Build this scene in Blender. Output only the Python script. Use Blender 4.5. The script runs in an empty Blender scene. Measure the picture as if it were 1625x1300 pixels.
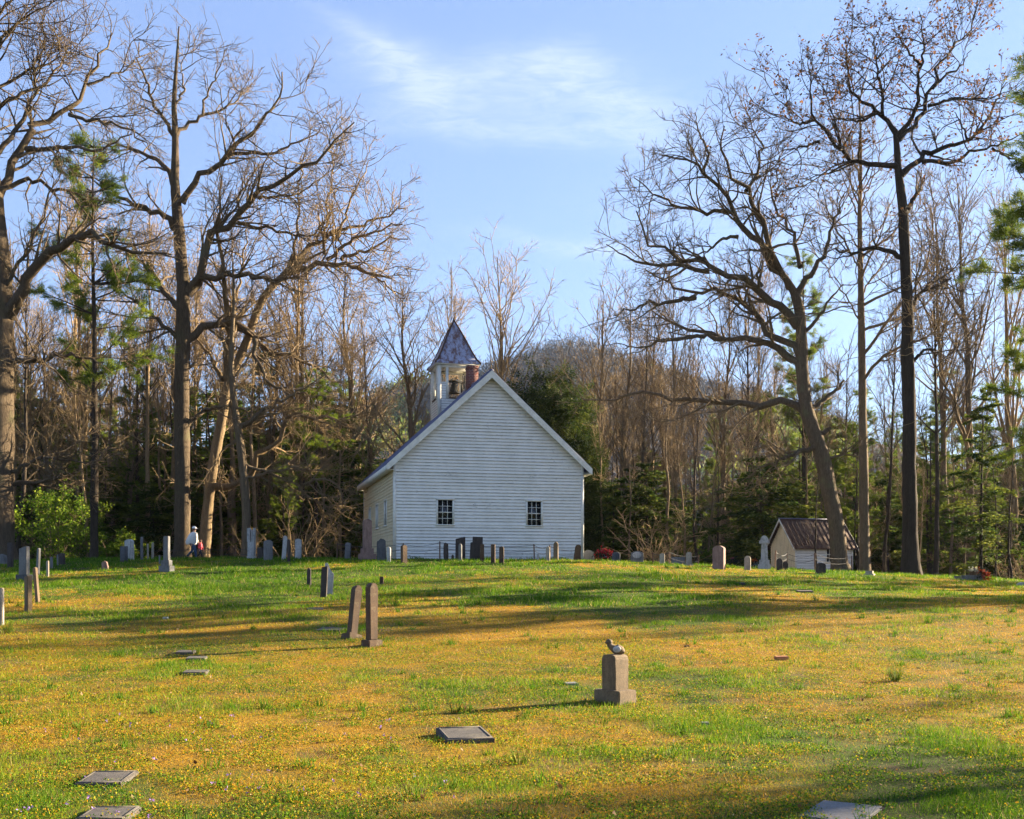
import bpy, bmesh, math, random
import numpy as np
from mathutils import Vector, Matrix
R = math.radians
random.seed(7)
rng = np.random.default_rng(7)
scene = bpy.context.scene
COL = scene.collection
F, YH, CX0, CZ = 1742.0, 915.0, 812.5, 1.65      # focal length in photo pixels, horizon row, centre column, eye height
SUN_AZ, SUN_EL = 26.0, 17.5                       # sun: degrees beyond the right-hand side, degrees above the horizon

# ------------------------------------------------------------------ numeric helpers
def hash2(ix, iy, s):
    h = (ix.astype(np.int64) * 374761393 + iy.astype(np.int64) * 668265263 + s * 1274126177) & 0x7fffffff
    h = ((h ^ (h >> 13)) * 1274126177) & 0x7fffffff
    return ((h ^ (h >> 16)) & 0xffff) / 65535.0
def vnoise(x, y, s=0):
    x = np.asarray(x, float); y = np.asarray(y, float)
    ix = np.floor(x); iy = np.floor(y); fx = x - ix; fy = y - iy
    fx = fx * fx * (3 - 2 * fx); fy = fy * fy * (3 - 2 * fy)
    a = hash2(ix, iy, s); b = hash2(ix + 1, iy, s); c = hash2(ix, iy + 1, s); d = hash2(ix + 1, iy + 1, s)
    return (a * (1 - fx) + b * fx) * (1 - fy) + (c * (1 - fx) + d * fx) * fy
def fbm(x, y, s=0, o=4):
    t = 0; a = 0.5
    for k in range(o):
        t = t + a * vnoise(x * 2 ** k + 13.1 * k, y * 2 ** k + 7.7 * k, s + k); a *= 0.5
    return t / (1 - 0.5 ** o)
def sstep(a, b, x):
    t = np.clip((np.asarray(x, float) - a) / (b - a), 0, 1); return t * t * (3 - 2 * t)

_py = np.arange(-400, 4000, 0.5)
_pz = np.interp(_py, [-400, 0, 7, 11, 13.7, 17, 21.8, 27, 33, 37, 41, 45, 50, 56, 64, 75, 100, 140, 200, 4000],
                [-1.65, -1.65, -1.63, -1.62, -1.6, -1.47, -1.23, -0.88, -0.45, -0.14, 0.2, 0.53, 0.82, 0.92, 0.93, 0.9, 0.6, 0.4, 0.4, 0.4])
_k = np.exp(-0.5 * (np.arange(-10, 11) / 4.0) ** 2); _k /= _k.sum()
_pz = np.convolve(np.pad(_pz, 10, mode='edge'), _k, mode='valid')
def gz(x, y):
    x = np.asarray(x, float); y = np.asarray(y, float)
    z = np.interp(y, _py, _pz)
    xr = np.clip(x, 0, 60)
    z = z - 0.047 * np.where(xr < 4, xr * xr / 8, xr - 2) * sstep(22, 46, y)
    xl = np.clip(-x - 14, 0, 40)
    z = z - 0.012 * xl * sstep(22, 46, y)
    z = z + 0.10 * (fbm(x * 0.22, y * 0.22, 3, 3) - 0.5) + 0.035 * (fbm(x * 1.6, y * 1.6, 5, 2) - 0.5) * sstep(80, 30, y)
    return z + CZ
def G(x, y): return float(gz(np.array([x]), np.array([y]))[0])
def at(px, py, d): return Vector(((px - CX0) / F * d, d, CZ + (YH - py) / F * d))
def on_ground(px, d):
    x = (px - CX0) / F * d
    return Vector((x, d, G(x, d)))
def hit(px, py):
    dd = np.arange(5, 62, 0.05)
    xx = (px - CX0) / F * dd
    diff = gz(xx, dd) - (CZ + (YH - py) / F * dd)
    k = int(np.argmax(diff > 0)) if (diff > 0).any() else len(dd) - 1
    return float(dd[k])

# ------------------------------------------------------------------ object helpers
def tag(o, label=None, cat=None, group=None, kind=None):
    if label: o['label'] = label
    if cat: o['category'] = cat
    if group: o['group'] = group
    if kind: o['kind'] = kind
    return o
def empty(name, loc=(0, 0, 0), rz=0.0):
    o = bpy.data.objects.new(name, None); COL.objects.link(o)
    o.empty_display_size = 0.3
    o.location = loc; o.rotation_euler = (0, 0, rz)
    return o
class MB:
    """collects numpy vertex / face arrays and links them as one mesh object"""
    def __init__(s): s.v = []; s.q = []; s.t = []; s.n = 0; s.tone = []; s.ng = []
    def add(s, V, quads=None, tris=None, tone=0.5, ngons=None):
        V = np.asarray(V, float).reshape(-1, 3)
        s.v.append(V)
        if quads is not None and len(quads): s.q.append(np.asarray(quads, np.int64).reshape(-1, 4) + s.n)
        if tris is not None and len(tris): s.t.append(np.asarray(tris, np.int64).reshape(-1, 3) + s.n)
        if ngons:
            for g in ngons: s.ng.append([i + s.n for i in g])
        tn = np.asarray(tone, float)
        s.tone.append(np.full(len(V), float(tn)) if tn.ndim == 0 else tn.reshape(-1))
        s.n += len(V)
        return s
    def box(s, x0, x1, y0, y1, z0, z1, M=None, tone=0.5):
        V = np.array([[x, y, z] for z in (z0, z1) for y in (y0, y1) for x in (x0, x1)], float)
        if M is not None: V = np.array([M @ Vector(v) for v in V])
        return s.add(V, [[0, 2, 3, 1], [4, 5, 7, 6], [0, 1, 5, 4], [2, 6, 7, 3], [0, 4, 6, 2], [1, 3, 7, 5]], tone=tone)
    def mesh(s, name, smooth=False):
        me = bpy.data.meshes.new(name)
        V = np.concatenate(s.v) if s.v else np.zeros((0, 3))
        if s.ng:
            fs = [list(map(int, f)) for a in s.q for f in a] + [list(map(int, f)) for a in s.t for f in a] + s.ng
            me.from_pydata([tuple(v) for v in V], [], fs)
        else:
            Q = np.concatenate(s.q) if s.q else np.zeros((0, 4), np.int64)
            T = np.concatenate(s.t) if s.t else np.zeros((0, 3), np.int64)
            loops = np.concatenate([Q.ravel(), T.ravel()]).astype(np.int32)
            start = np.concatenate([np.arange(len(Q)) * 4, len(Q) * 4 + np.arange(len(T)) * 3]).astype(np.int32)
            me.vertices.add(len(V)); me.vertices.foreach_set('co', V.astype(np.float32).ravel())
            me.loops.add(len(loops)); me.loops.foreach_set('vertex_index', loops)
            me.polygons.add(len(start)); me.polygons.foreach_set('loop_start', start)
            me.update(calc_edges=True)
        if smooth: me.polygons.foreach_set('use_smooth', np.ones(len(me.polygons), bool))
        a = me.attributes.new('tone', 'FLOAT', 'POINT')
        a.data.foreach_set('value', np.concatenate(s.tone).astype(np.float32))
        return me
    def build(s, name, mat, parent=None, smooth=False):
        me = s.mesh(name, smooth); me.materials.append(mat)
        o = bpy.data.objects.new(name, me); COL.objects.link(o)
        if parent is not None: o.parent = parent
        return o
def from_bm(name, bm, mat, parent=None, smooth=False):
    me = bpy.data.meshes.new(name); bm.normal_update(); bm.to_mesh(me); bm.free()
    if smooth: me.polygons.foreach_set('use_smooth', np.ones(len(me.polygons), bool))
    me.materials.append(mat)
    o = bpy.data.objects.new(name, me); COL.objects.link(o)
    if parent is not None: o.parent = parent
    return o
def kids(o): return [c for c in COL.objects if c.parent == o]
CHILD = {}
def copy_tree(root, loc, rz, sc, label=None, group=None):
    if root not in CHILD: CHILD[root] = kids(root)
    r = root.copy(); COL.objects.link(r); r.location = loc; r.rotation_euler = (0, 0, rz); r.scale = sc if hasattr(sc, '__len__') else (sc, sc, sc)
    if label: r['label'] = label
    if group: r['group'] = group
    for ch in CHILD[root]:
        c = ch.copy(); COL.objects.link(c); c.parent = r
    return r

# ------------------------------------------------------------------ materials
def new_mat(name):
    m = bpy.data.materials.new(name); m.use_nodes = True
    nt = m.node_tree; b = nt.nodes['Principled BSDF']
    return m, nt, b
def N(nt, t, **kw):
    n = nt.nodes.new(t)
    for k, v in kw.items():
        if k in n.inputs: n.inputs[k].default_value = v
        else: setattr(n, k, v)
    return n
def ramp(nt, fac, stops, interp='LINEAR'):
    r = nt.nodes.new('ShaderNodeValToRGB'); r.color_ramp.interpolation = interp
    e = r.color_ramp.elements
    while len(e) < len(stops): e.new(0.5)
    for el, (p, c) in zip(e, stops):
        el.position = p; el.color = (*c, 1) if len(c) == 3 else c
    nt.links.new(fac, r.inputs['Fac']); return r
def noise(nt, scale, detail=4, rough=0.6, coord='Object', sc=(1, 1, 1), dist=0.0):
    tc = nt.nodes.new('ShaderNodeTexCoord'); mp = nt.nodes.new('ShaderNodeMapping'); mp.inputs['Scale'].default_value = sc
    nt.links.new(tc.outputs[coord], mp.inputs['Vector'])
    n = N(nt, 'ShaderNodeTexNoise', Scale=scale, Detail=detail, Roughness=rough, Distortion=dist)
    nt.links.new(mp.outputs[0], n.inputs['Vector']); return n
def mixc(nt, fac, a, b, mode='MIX'):
    m = nt.nodes.new('ShaderNodeMix'); m.data_type = 'RGBA'; m.blend_type = mode
    for sock, v in ((m.inputs[0], fac), (m.inputs[6], a), (m.inputs[7], b)):
        if isinstance(v, (int, float)): sock.default_value = v
        elif isinstance(v, tuple): sock.default_value = (*v, 1)
        else: nt.links.new(v, sock)
    return m.outputs[2]
def bump(nt, b, h, strength=0.4, dist=0.05):
    bp = N(nt, 'ShaderNodeBump', Strength=strength, Distance=dist)
    nt.links.new(h, bp.inputs['Height']); nt.links.new(bp.outputs[0], b.inputs['Normal'])
def attr(nt, name):
    a = nt.nodes.new('ShaderNodeAttribute'); a.attribute_name = name; return a
def stone_mat(name, dark, light, scale=9, rough=0.85, lichen=None, bs=0.35):
    m, nt, b = new_mat(name)
    n = noise(nt, scale, 6, 0.65); r = ramp(nt, n.outputs[0], [(0.3, dark), (0.7, light)])
    c = r.outputs[0]
    n2 = noise(nt, 60, 3, 0.7); c = mixc(nt, 0.35, c, ramp(nt, n2.outputs[0], [(0.35, tuple(x * 0.55 for x in dark)), (0.65, tuple(min(1, x * 1.25) for x in light))]).outputs[0])
    n4 = noise(nt, 3.0, 4, 0.6, sc=(3, 3, 0.6)); c = mixc(nt, ramp(nt, n4.outputs[0], [(0.45, (0, 0, 0)), (0.7, (0.6, 0.6, 0.6))]).outputs[0], c, tuple(x * 0.5 for x in dark))
    if lichen:
        n3 = noise(nt, 5, 5, 0.7); c = mixc(nt, ramp(nt, n3.outputs[0], [(0.55, (0, 0, 0)), (0.66, (0.8, 0.8, 0.8))]).outputs[0], c, lichen)
    nt.links.new(c, b.inputs['Base Color']); b.inputs['Roughness'].default_value = rough
    bump(nt, b, n2.outputs[0], bs, 0.01); return m
def plain(name, col, rough=0.7, var=0.25, scale=14, metal=0.0):
    m, nt, b = new_mat(name)
    n = noise(nt, scale, 5, 0.6)
    r = ramp(nt, n.outputs[0], [(0.25, tuple(c * (1 - var) for c in col)), (0.75, tuple(min(1, c * (1 + var)) for c in col))])
    nt.links.new(r.outputs[0], b.inputs['Base Color']); b.inputs['Roughness'].default_value = rough; b.inputs['Metallic'].default_value = metal
    return m
def bark_mat(name, thick, twig, var=0.5, moss=None):
    m, nt, b = new_mat(name)
    n = noise(nt, 7, 8, 0.75, sc=(2.4, 2.4, 0.38), dist=0.8)
    r = ramp(nt, n.outputs[0], [(0.3, tuple(c * (1 - var) for c in thick)), (0.55, thick), (0.75, tuple(c * 1.5 for c in thick))])
    a = attr(nt, 'tone'); oi = nt.nodes.new('ShaderNodeObjectInfo')
    c = mixc(nt, a.outputs['Fac'], r.outputs[0], twig)
    if moss:
        n3 = noise(nt, 1.3, 4, 0.6); c = mixc(nt, ramp(nt, n3.outputs[0], [(0.55, (0, 0, 0)), (0.72, (0.55, 0.55, 0.55))]).outputs[0], c, moss)
    hv = N(nt, 'ShaderNodeHueSaturation'); nt.links.new(c, hv.inputs['Color'])
    mr = N(nt, 'ShaderNodeMapRange'); mr.inputs['To Min'].default_value = 0.8; mr.inputs['To Max'].default_value = 1.2
    nt.links.new(oi.outputs['Random'], mr.inputs['Value']); nt.links.new(mr.outputs[0], hv.inputs['Value'])
    nt.links.new(hv.outputs[0], b.inputs['Base Color']); b.inputs['Roughness'].default_value = 0.95
    b.inputs['Specular IOR Level'].default_value = 0.15
    bump(nt, b, n.outputs[0], 1.0, 0.12); return m
def leaf_mat(name, stops, trans=0.35, transcol=None):
    m, nt, b = new_mat(name)
    a = attr(nt, 'tone'); r = ramp(nt, a.outputs['Fac'], stops)
    oi = nt.nodes.new('ShaderNodeObjectInfo')
    hv = N(nt, 'ShaderNodeHueSaturation'); nt.links.new(r.outputs[0], hv.inputs['Color'])
    mr = N(nt, 'ShaderNodeMapRange'); mr.inputs['To Min'].default_value = 0.7; mr.inputs['To Max'].default_value = 1.25
    nt.links.new(oi.outputs['Random'], mr.inputs['Value']); nt.links.new(mr.outputs[0], hv.inputs['Value'])
    nt.links.new(hv.outputs[0], b.inputs['Base Color']); b.inputs['Roughness'].default_value = 0.65
    b.inputs['Specular IOR Level'].default_value = 0.08
    tr = N(nt, 'ShaderNodeBsdfTranslucent'); nt.links.new(hv.outputs[0], tr.inputs['Color'])
    mx = N(nt, 'ShaderNodeMixShader'); mx.inputs[0].default_value = trans
    nt.links.new(b.outputs[0], mx.inputs[1]); nt.links.new(tr.outputs[0], mx.inputs[2])
    nt.links.new(mx.outputs[0], nt.nodes['Material Output'].inputs['Surface']); return m

M = {}
M['oak'] = bark_mat('oak bark', (0.125, 0.092, 0.060), (0.21, 0.15, 0.085), moss=(0.12, 0.12, 0.06))
M['grey_bark'] = bark_mat('grey bark', (0.17, 0.127, 0.080), (0.30, 0.21, 0.11))
M['dark_bark'] = bark_mat('dark bark', (0.06, 0.046, 0.034), (0.14, 0.10, 0.06))
M['tan_bark'] = bark_mat('tan bark', (0.26, 0.185, 0.105), (0.40, 0.275, 0.135))
M['pine_leaf'] = leaf_mat('pine needles', [(0, (0.045, 0.085, 0.012)), (0.5, (0.13, 0.19, 0.022)), (1, (0.28, 0.30, 0.035))], 0.5)
M['hem_leaf'] = leaf_mat('hemlock needles', [(0, (0.025, 0.055, 0.011)), (0.5, (0.085, 0.125, 0.022)), (1, (0.20, 0.21, 0.035))], 0.5)
M['shrub_leaf'] = leaf_mat('shrub leaves', [(0, (0.05, 0.11, 0.012)), (0.5, (0.15, 0.24, 0.022)), (1, (0.32, 0.37, 0.04))], 0.5)
M['broad_leaf'] = leaf_mat('dense evergreen leaves', [(0, (0.012, 0.026, 0.007)), (0.5, (0.038, 0.058, 0.012)), (1, (0.10, 0.11, 0.02))], 0.35)
M['rust_leaf'] = leaf_mat('rusty oak leaves', [(0, (0.10, 0.045, 0.018)), (1, (0.30, 0.14, 0.045))], 0.4)
M['granite'] = stone_mat('grey granite', (0.095, 0.092, 0.09), (0.19, 0.185, 0.18))
M['dark_granite'] = stone_mat('dark granite', (0.04, 0.042, 0.046), (0.10, 0.104, 0.112))
M['marble'] = stone_mat('white marble', (0.26, 0.255, 0.24), (0.48, 0.465, 0.43), lichen=(0.2, 0.2, 0.18))
M['pale'] = stone_mat('pale limestone', (0.22, 0.185, 0.14), (0.42, 0.365, 0.28), lichen=(0.2, 0.18, 0.13))
M['brown'] = stone_mat('brown sandstone', (0.043, 0.022, 0.010), (0.105, 0.058, 0.027), lichen=(0.15, 0.11, 0.06))
M['darkbrown'] = stone_mat('dark weathered slate', (0.022, 0.016, 0.013), (0.065, 0.047, 0.037))
M['pink'] = stone_mat('pink granite', (0.17, 0.10, 0.078), (0.30, 0.19, 0.15))
M['tan'] = stone_mat('tan stone', (0.095, 0.062, 0.032), (0.20, 0.137, 0.075), lichen=(0.07, 0.055, 0.03), bs=0.5)
M['slab'] = stone_mat('slate slab', (0.04, 0.033, 0.028), (0.092, 0.08, 0.068), lichen=(0.12, 0.10, 0.06), bs=0.5)
M['rust'] = plain('rusty iron', (0.12, 0.06, 0.035), 0.9)
M['wire'] = plain('dark wire', (0.05, 0.045, 0.045), 0.7)
M['bell'] = plain('black iron bell', (0.012, 0.011, 0.010), 0.85)
M['wood'] = plain('brown wood', (0.10, 0.06, 0.035), 0.9)
M['cream'] = stone_mat('bounce light tinted white paint', (0.60, 0.50, 0.31), (0.74, 0.63, 0.41), rough=0.7, bs=0.1)  # white paint with warm light bounced off sunlit trees put into the colour
M['brick_loose'] = plain('orange brick', (0.36, 0.14, 0.06), 0.9)
M['glass'] = plain('dark window glass', (0.012, 0.013, 0.015), 0.08, 0.2)

def paint_mat():
    m, nt, b = new_mat('weathered white paint')
    n = noise(nt, 1.2, 5, 0.6); n2 = noise(nt, 16, 6, 0.75, sc=(0.5, 0.5, 2.2)); n3 = noise(nt, 2.2, 3, 0.5)
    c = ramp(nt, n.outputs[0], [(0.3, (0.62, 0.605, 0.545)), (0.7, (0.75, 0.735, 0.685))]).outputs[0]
    # flaked patches of bare grey wood
    th = nt.nodes.new('ShaderNodeMath'); th.operation = 'MULTIPLY'; nt.links.new(n2.outputs[0], th.inputs[0]); nt.links.new(n3.outputs[0], th.inputs[1])
    c = mixc(nt, ramp(nt, th.outputs[0], [(0.372, (0, 0, 0)), (0.405, (0.85, 0.85, 0.85))]).outputs[0], c, (0.16, 0.14, 0.12))
    # worn lower edge of every board
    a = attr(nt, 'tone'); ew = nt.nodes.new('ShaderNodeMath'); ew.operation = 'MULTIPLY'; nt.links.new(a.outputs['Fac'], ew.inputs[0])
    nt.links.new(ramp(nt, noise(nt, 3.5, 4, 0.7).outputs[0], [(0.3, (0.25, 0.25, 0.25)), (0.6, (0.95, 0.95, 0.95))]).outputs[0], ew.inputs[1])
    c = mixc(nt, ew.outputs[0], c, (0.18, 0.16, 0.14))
    nt.links.new(c, b.inputs['Base Color']); b.inputs['Roughness'].default_value = 0.6
    return m
M['paint'] = paint_mat()
def trim_mat():
    m, nt, b = new_mat('cream trim paint'); n = noise(nt, 4, 5, 0.7)
    nt.links.new(ramp(nt, n.outputs[0], [(0.3, (0.52, 0.50, 0.43)), (0.65, (0.70, 0.68, 0.60))]).outputs[0], b.inputs['Base Color']); b.inputs['Roughness'].default_value = 0.6
    return m
M['trim'] = trim_mat()
def metal_roof(name, base, rustc, amount, rough=0.5):
    m, nt, b = new_mat(name)
    n = noise(nt, 2.0, 6, 0.7, sc=(2.5, 2.5, 0.8)); n2 = noise(nt, 14, 4, 0.7)
    c = ramp(nt, n2.outputs[0], [(0.3, tuple(x * 0.7 for x in base)), (0.7, base)]).outputs[0]
    c = mixc(nt, ramp(nt, n.outputs[0], [(amount - 0.07, (0, 0, 0)), (amount + 0.07, (0.95, 0.95, 0.95))]).outputs[0], c, rustc)
    nt.links.new(c, b.inputs['Base Color']); b.inputs['Roughness'].default_value = rough; b.inputs['Metallic'].default_value = 0.1; b.inputs['Specular IOR Level'].default_value = 0.3
    return m
M['roof'] = metal_roof('blue grey metal roofing', (0.15, 0.155, 0.24), (0.10, 0.09, 0.12), 0.62)
M['steeple'] = metal_roof('rust stained steeple metal', (0.33, 0.35, 0.46), (0.12, 0.058, 0.042), 0.52)
M['shed_roof'] = metal_roof('rusted shed roofing', (0.12, 0.075, 0.055), (0.065, 0.035, 0.024), 0.5, 0.9)
def brick_mat():
    m, nt, b = new_mat('red brick'); tc = nt.nodes.new('ShaderNodeTexCoord'); mp = nt.nodes.new('ShaderNodeMapping'); mp.inputs['Rotation'].default_value = (R(90), 0, 0)
    nt.links.new(tc.outputs['Object'], mp.inputs['Vector'])
    t = N(nt, 'ShaderNodeTexBrick', Scale=3.0); t.inputs['Color1'].default_value = (0.19, 0.042, 0.025, 1); t.inputs['Color2'].default_value = (0.11, 0.026, 0.018, 1); t.inputs['Mortar'].default_value = (0.20, 0.14, 0.12, 1)
    t.inputs['Mortar Size'].default_value = 0.03
    nt.links.new(mp.outputs[0], t.inputs['Vector']); nt.links.new(t.outputs[0], b.inputs['Base Color']); b.inputs['Roughness'].default_value = 0.9
    return m
M['brick'] = brick_mat()

# ------------------------------------------------------------------ camera, sun, sky
cam = bpy.data.cameras.new('camera'); co = bpy.data.objects.new('camera', cam); COL.objects.link(co)
co.location = (0, 0, CZ); co.rotation_euler = (R(90), 0, 0)
cam.sensor_width = 36; cam.lens = 36 * F / 1625; cam.shift_y = (YH - 650) / 1625; cam.clip_start = 0.1; cam.clip_end = 8000
scene.camera = co
sl = bpy.data.lights.new('sun', 'SUN'); so = bpy.data.objects.new('sun', sl); COL.objects.link(so)
sd = Vector((math.cos(R(SUN_EL)) * math.cos(R(SUN_AZ)), math.cos(R(SUN_EL)) * math.sin(R(SUN_AZ)), math.sin(R(SUN_EL))))
so.rotation_euler = (-sd).to_track_quat('-Z', 'Y').to_euler(); so.location = (60, 30, 40)
sl.energy = 5.0; sl.angle = R(0.5); sl.color = (1.0, 0.83, 0.58)

w = bpy.data.worlds.new('World'); scene.world = w; w.use_nodes = True
nt = w.node_tree; bg = nt.nodes['Background']
sky = nt.nodes.new('ShaderNodeTexSky'); sky.sky_type = 'NISHITA'; sky.sun_disc = False
sky.sun_elevation = R(SUN_EL); sky.sun_rotation = R(90 - SUN_AZ); sky.air_density = 1.0; sky.dust_density = 0.45; sky.ozone_density = 2.0; sky.altitude = 500
tc = nt.nodes.new('ShaderNodeTexCoord'); sx = nt.nodes.new('ShaderNodeSeparateXYZ'); nt.links.new(tc.outputs['Generated'], sx.inputs[0])
def mth(op, a, b=None, clamp=False):
    n = nt.nodes.new('ShaderNodeMath'); n.operation = op; n.use_clamp = clamp
    for i, v in enumerate((a, b)):
        if v is None: continue
        if isinstance(v, (int, float)): n.inputs[i].default_value = v
        else: nt.links.new(v, n.inputs[i])
    return n.outputs[0]
yy = mth('MAXIMUM', sx.outputs[1], 0.02); u = mth('DIVIDE', sx.outputs[0], yy); v = mth('DIVIDE', sx.outputs[2], yy)
cb = nt.nodes.new('ShaderNodeCombineXYZ'); nt.links.new(u, cb.inputs[0]); nt.links.new(v, cb.inputs[1])
def cn(scale, sc, rot, detail=6, rough=0.6, dist=0.3):
    mp = nt.nodes.new('ShaderNodeMapping'); mp.inputs['Scale'].default_value = sc; mp.inputs['Rotation'].default_value = (0, 0, R(rot)); nt.links.new(cb.outputs[0], mp.inputs[0])
    n = N(nt, 'ShaderNodeTexNoise', Scale=scale, Detail=detail, Roughness=rough, Distortion=dist); nt.links.new(mp.outputs[0], n.inputs[0]); return n.outputs[0]
warp = cn(9, (1, 1, 1), 0, 3, 0.5, 0)
def blob(px, py, rx, ry, rot, wgt):
    du = mth('SUBTRACT', u, (px - CX0) / F); dv = mth('SUBTRACT', v, (YH - py) / F)
    du = mth('ADD', du, mth('MULTIPLY', mth('SUBTRACT', warp, 0.5), 0.05)); dv = mth('ADD', dv, mth('MULTIPLY', mth('SUBTRACT', warp, 0.5), 0.03))
    c, s_ = math.cos(R(rot)), math.sin(R(rot))
    a = mth('DIVIDE', mth('ADD', mth('MULTIPLY', du, c), mth('MULTIPLY', dv, s_)), rx / F)
    b = mth('DIVIDE', mth('SUBTRACT', mth('MULTIPLY', dv, c), mth('MULTIPLY', du, s_)), ry / F)
    q = mth('ADD', mth('MULTIPLY', a, a), mth('MULTIPLY', b, b))
    return mth('MULTIPLY', mth('POWER', 2.718, mth('MULTIPLY', q, -1.0)), wgt)
tot = None
for a in [(650, 125, 110, 42, -22, 1.0), (600, 75, 110, 14, -28, 0.6), (890, 100, 90, 34, 4, 0.75), (960, 165, 140, 48, -12, 0.9), (800, 205, 230, 24, -5, 0.65), (780, 120, 90, 40, 0, 0.4), (870, 385, 120, 13, -8, 0.45), (1000, 400, 120, 18, -4, 0.3), (1240, 330, 220, 60, 0, 0.4)]:
    bl = blob(*a); tot = bl if tot is None else mth('ADD', tot, bl)
wisp = mth('ADD', mth('MULTIPLY', cn(20, (1, 4.2, 1), 16, 9, 0.66, 1.0), 0.85), mth('MULTIPLY', cn(7, (1, 1.8, 1), -12, 5, 0.55, 0.6), 0.45))
cl = mth('MULTIPLY', tot, mth('MULTIPLY', mth('SUBTRACT', wisp, 0.40, True), 3.0), True)
cl = mth('MULTIPLY', cl, 0.30)
SKYN = dict(nt=nt, sky=sky, cl=cl, bg=bg, u=u, v=v)
hs = N(nt, 'ShaderNodeHueSaturation', Saturation=1.0, Value=1.0); nt.links.new(sky.outputs[0], hs.inputs['Color'])
mul = mixc(nt, 1.0, mixc(nt, 0.27, hs.outputs[0], (4.2, 5.9, 10.5)), (0.585, 0.60, 0.64), 'MULTIPLY')
skyc = mixc(nt, cl, mul, (4.6, 4.8, 5.3))
nt.links.new(skyc, bg.inputs['Color']); bg.inputs['Strength'].default_value = 0.05
scene.view_settings.view_transform = 'Standard'; scene.view_settings.look = 'None'; scene.view_settings.gamma = 1.0
scene.view_settings.use_curve_mapping = False; scene.view_settings.exposure = 2.6

# ------------------------------------------------------------------ trees
def nrm(a): return a / np.maximum(np.linalg.norm(a, axis=-1, keepdims=True), 1e-9)
def tubes(mb, P, Rd, S, tone, g):
    """P [n,k,3] centre lines, Rd [n,k] radii -> tubes with S sides"""
    n, k, _ = P.shape
    if n == 0: return
    T = nrm(np.gradient(P, axis=1)); mean = nrm(P[:, -1] - P[:, 0] + 1e-6)
    ref = nrm(np.cross(mean, g.normal(size=(n, 3))))[:, None, :]
    U = nrm(np.cross(T, ref)); V = np.cross(T, U)
    a = 2 * np.pi * np.arange(S) / S
    X = P[:, :, None, :] + Rd[:, :, None, None] * (np.cos(a)[None, None, :, None] * U[:, :, None, :] + np.sin(a)[None, None, :, None] * V[:, :, None, :])
    idx = np.arange(n * k * S).reshape(n, k, S); nx = np.roll(idx, -1, axis=2)
    q = np.stack([idx[:, :-1], nx[:, :-1], nx[:, 1:], idx[:, 1:]], -1).reshape(-1, 4)
    if np.ndim(tone) == 2: tn = np.repeat(tone[:, :, None], S, 2).ravel()
    else: tn = np.full(n * k * S, float(tone))
    mb.add(X.reshape(-1, 3), q, tone=tn)
def grow(S0, D, L, r0, r1, K, wander, up, g):
    n = len(S0); P = np.zeros((n, K, 3)); P[:, 0] = S0; d = nrm(D); st = (L / (K - 1))[:, None]
    for i in range(1, K):
        d = nrm(d + wander * g.normal(size=(n, 3)) + np.array([0, 0, up])); P[:, i] = P[:, i - 1] + d * st
    t = np.linspace(0, 1, K)[None, :]
    return P, r0[:, None] * (1 - t) + r1[:, None] * t
def spawn(P, Rd, per_m, tmin, amin, amax, lmin, lmax, g, taper=0.5, dirbias=None):
    """start points, directions and lengths of side branches along the lines P"""
    n, k, _ = P.shape
    seg = np.linalg.norm(np.diff(P, axis=1), axis=2); L = seg.sum(1)
    cnt = g.poisson(np.maximum(L * (1 - tmin) * per_m, 0)); i = np.repeat(np.arange(n), cnt)
    m = len(i); t = tmin + (1 - tmin) * g.random(m) ** 0.85
    f = t * (k - 1); j = np.minimum(f.astype(int), k - 2); w = (f - j)[:, None]
    p = P[i, j] * (1 - w) + P[i, j + 1] * w; d = nrm(P[i, j + 1] - P[i, j]); r = Rd[i, j] * (1 - w[:, 0]) + Rd[i, j + 1] * w[:, 0]
    q = nrm(np.cross(d, g.normal(size=(m, 3)))); ang = np.radians(amin + (amax - amin) * g.random(m))[:, None]
    dd = d * np.cos(ang) + q * np.sin(ang)
    ll = (lmin + (lmax - lmin) * g.random(m)) * (1 - taper * t)
    return p, dd, ll, r, i, t
def resample(pts, K, g, jit):
    pts = np.asarray(pts, float); s = np.r_[0, np.cumsum(np.linalg.norm(np.diff(pts, axis=0), axis=1))]
    u = np.linspace(0, s[-1], K); out = np.stack([np.interp(u, s, pts[:, c]) for c in range(3)], 1)
    sm = out.copy(); sm[1:-1] = 0.25 * out[:-2] + 0.5 * out[1:-1] + 0.25 * out[2:]
    nz = g.normal(size=(K, 3)) * jit * s[-1] / K; nz[0] = 0
    return sm + nz
def twigs(mb, P, Rd, g, dens=1.0, tip=0.008, up=0.03, l2=(1.6, 3.8), l3=(0.7, 1.6), l4=(0.3, 0.75), w=0.16, d4=3.2, tone2=0.55, a2=(25, 70)):
    p, d, l, r, i, t = spawn(P, Rd, 1.55 * dens, 0.12, a2[0], a2[1], *l2, g)
    A, ra = grow(p, d, l, np.clip(r * 0.55, 0.018, 0.085), np.full(len(p), tip * 1.2), 6, w, up, g); tubes(mb, A, ra, 4, tone2, g)
    p, d, l, r, i, t = spawn(A, ra, 2.3 * dens, 0.15, 25, 65, *l3, g)
    B, rb = grow(p, d, l, np.clip(r * 0.7, 0.011, 0.03), np.full(len(p), tip), 4, w * 1.1, up, g); tubes(mb, B, rb, 3, 0.85, g)
    p, d, l, r, i, t = spawn(B, rb, d4 * dens, 0.15, 20, 60, *l4, g)
    C, rc = grow(p, d, l, np.clip(r * 0.8, 0.008, 0.014), np.full(len(p), tip * 0.7), 3, w, up, g); tubes(mb, C, rc, 3, 1.0, g)
    return A, B, C
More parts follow.
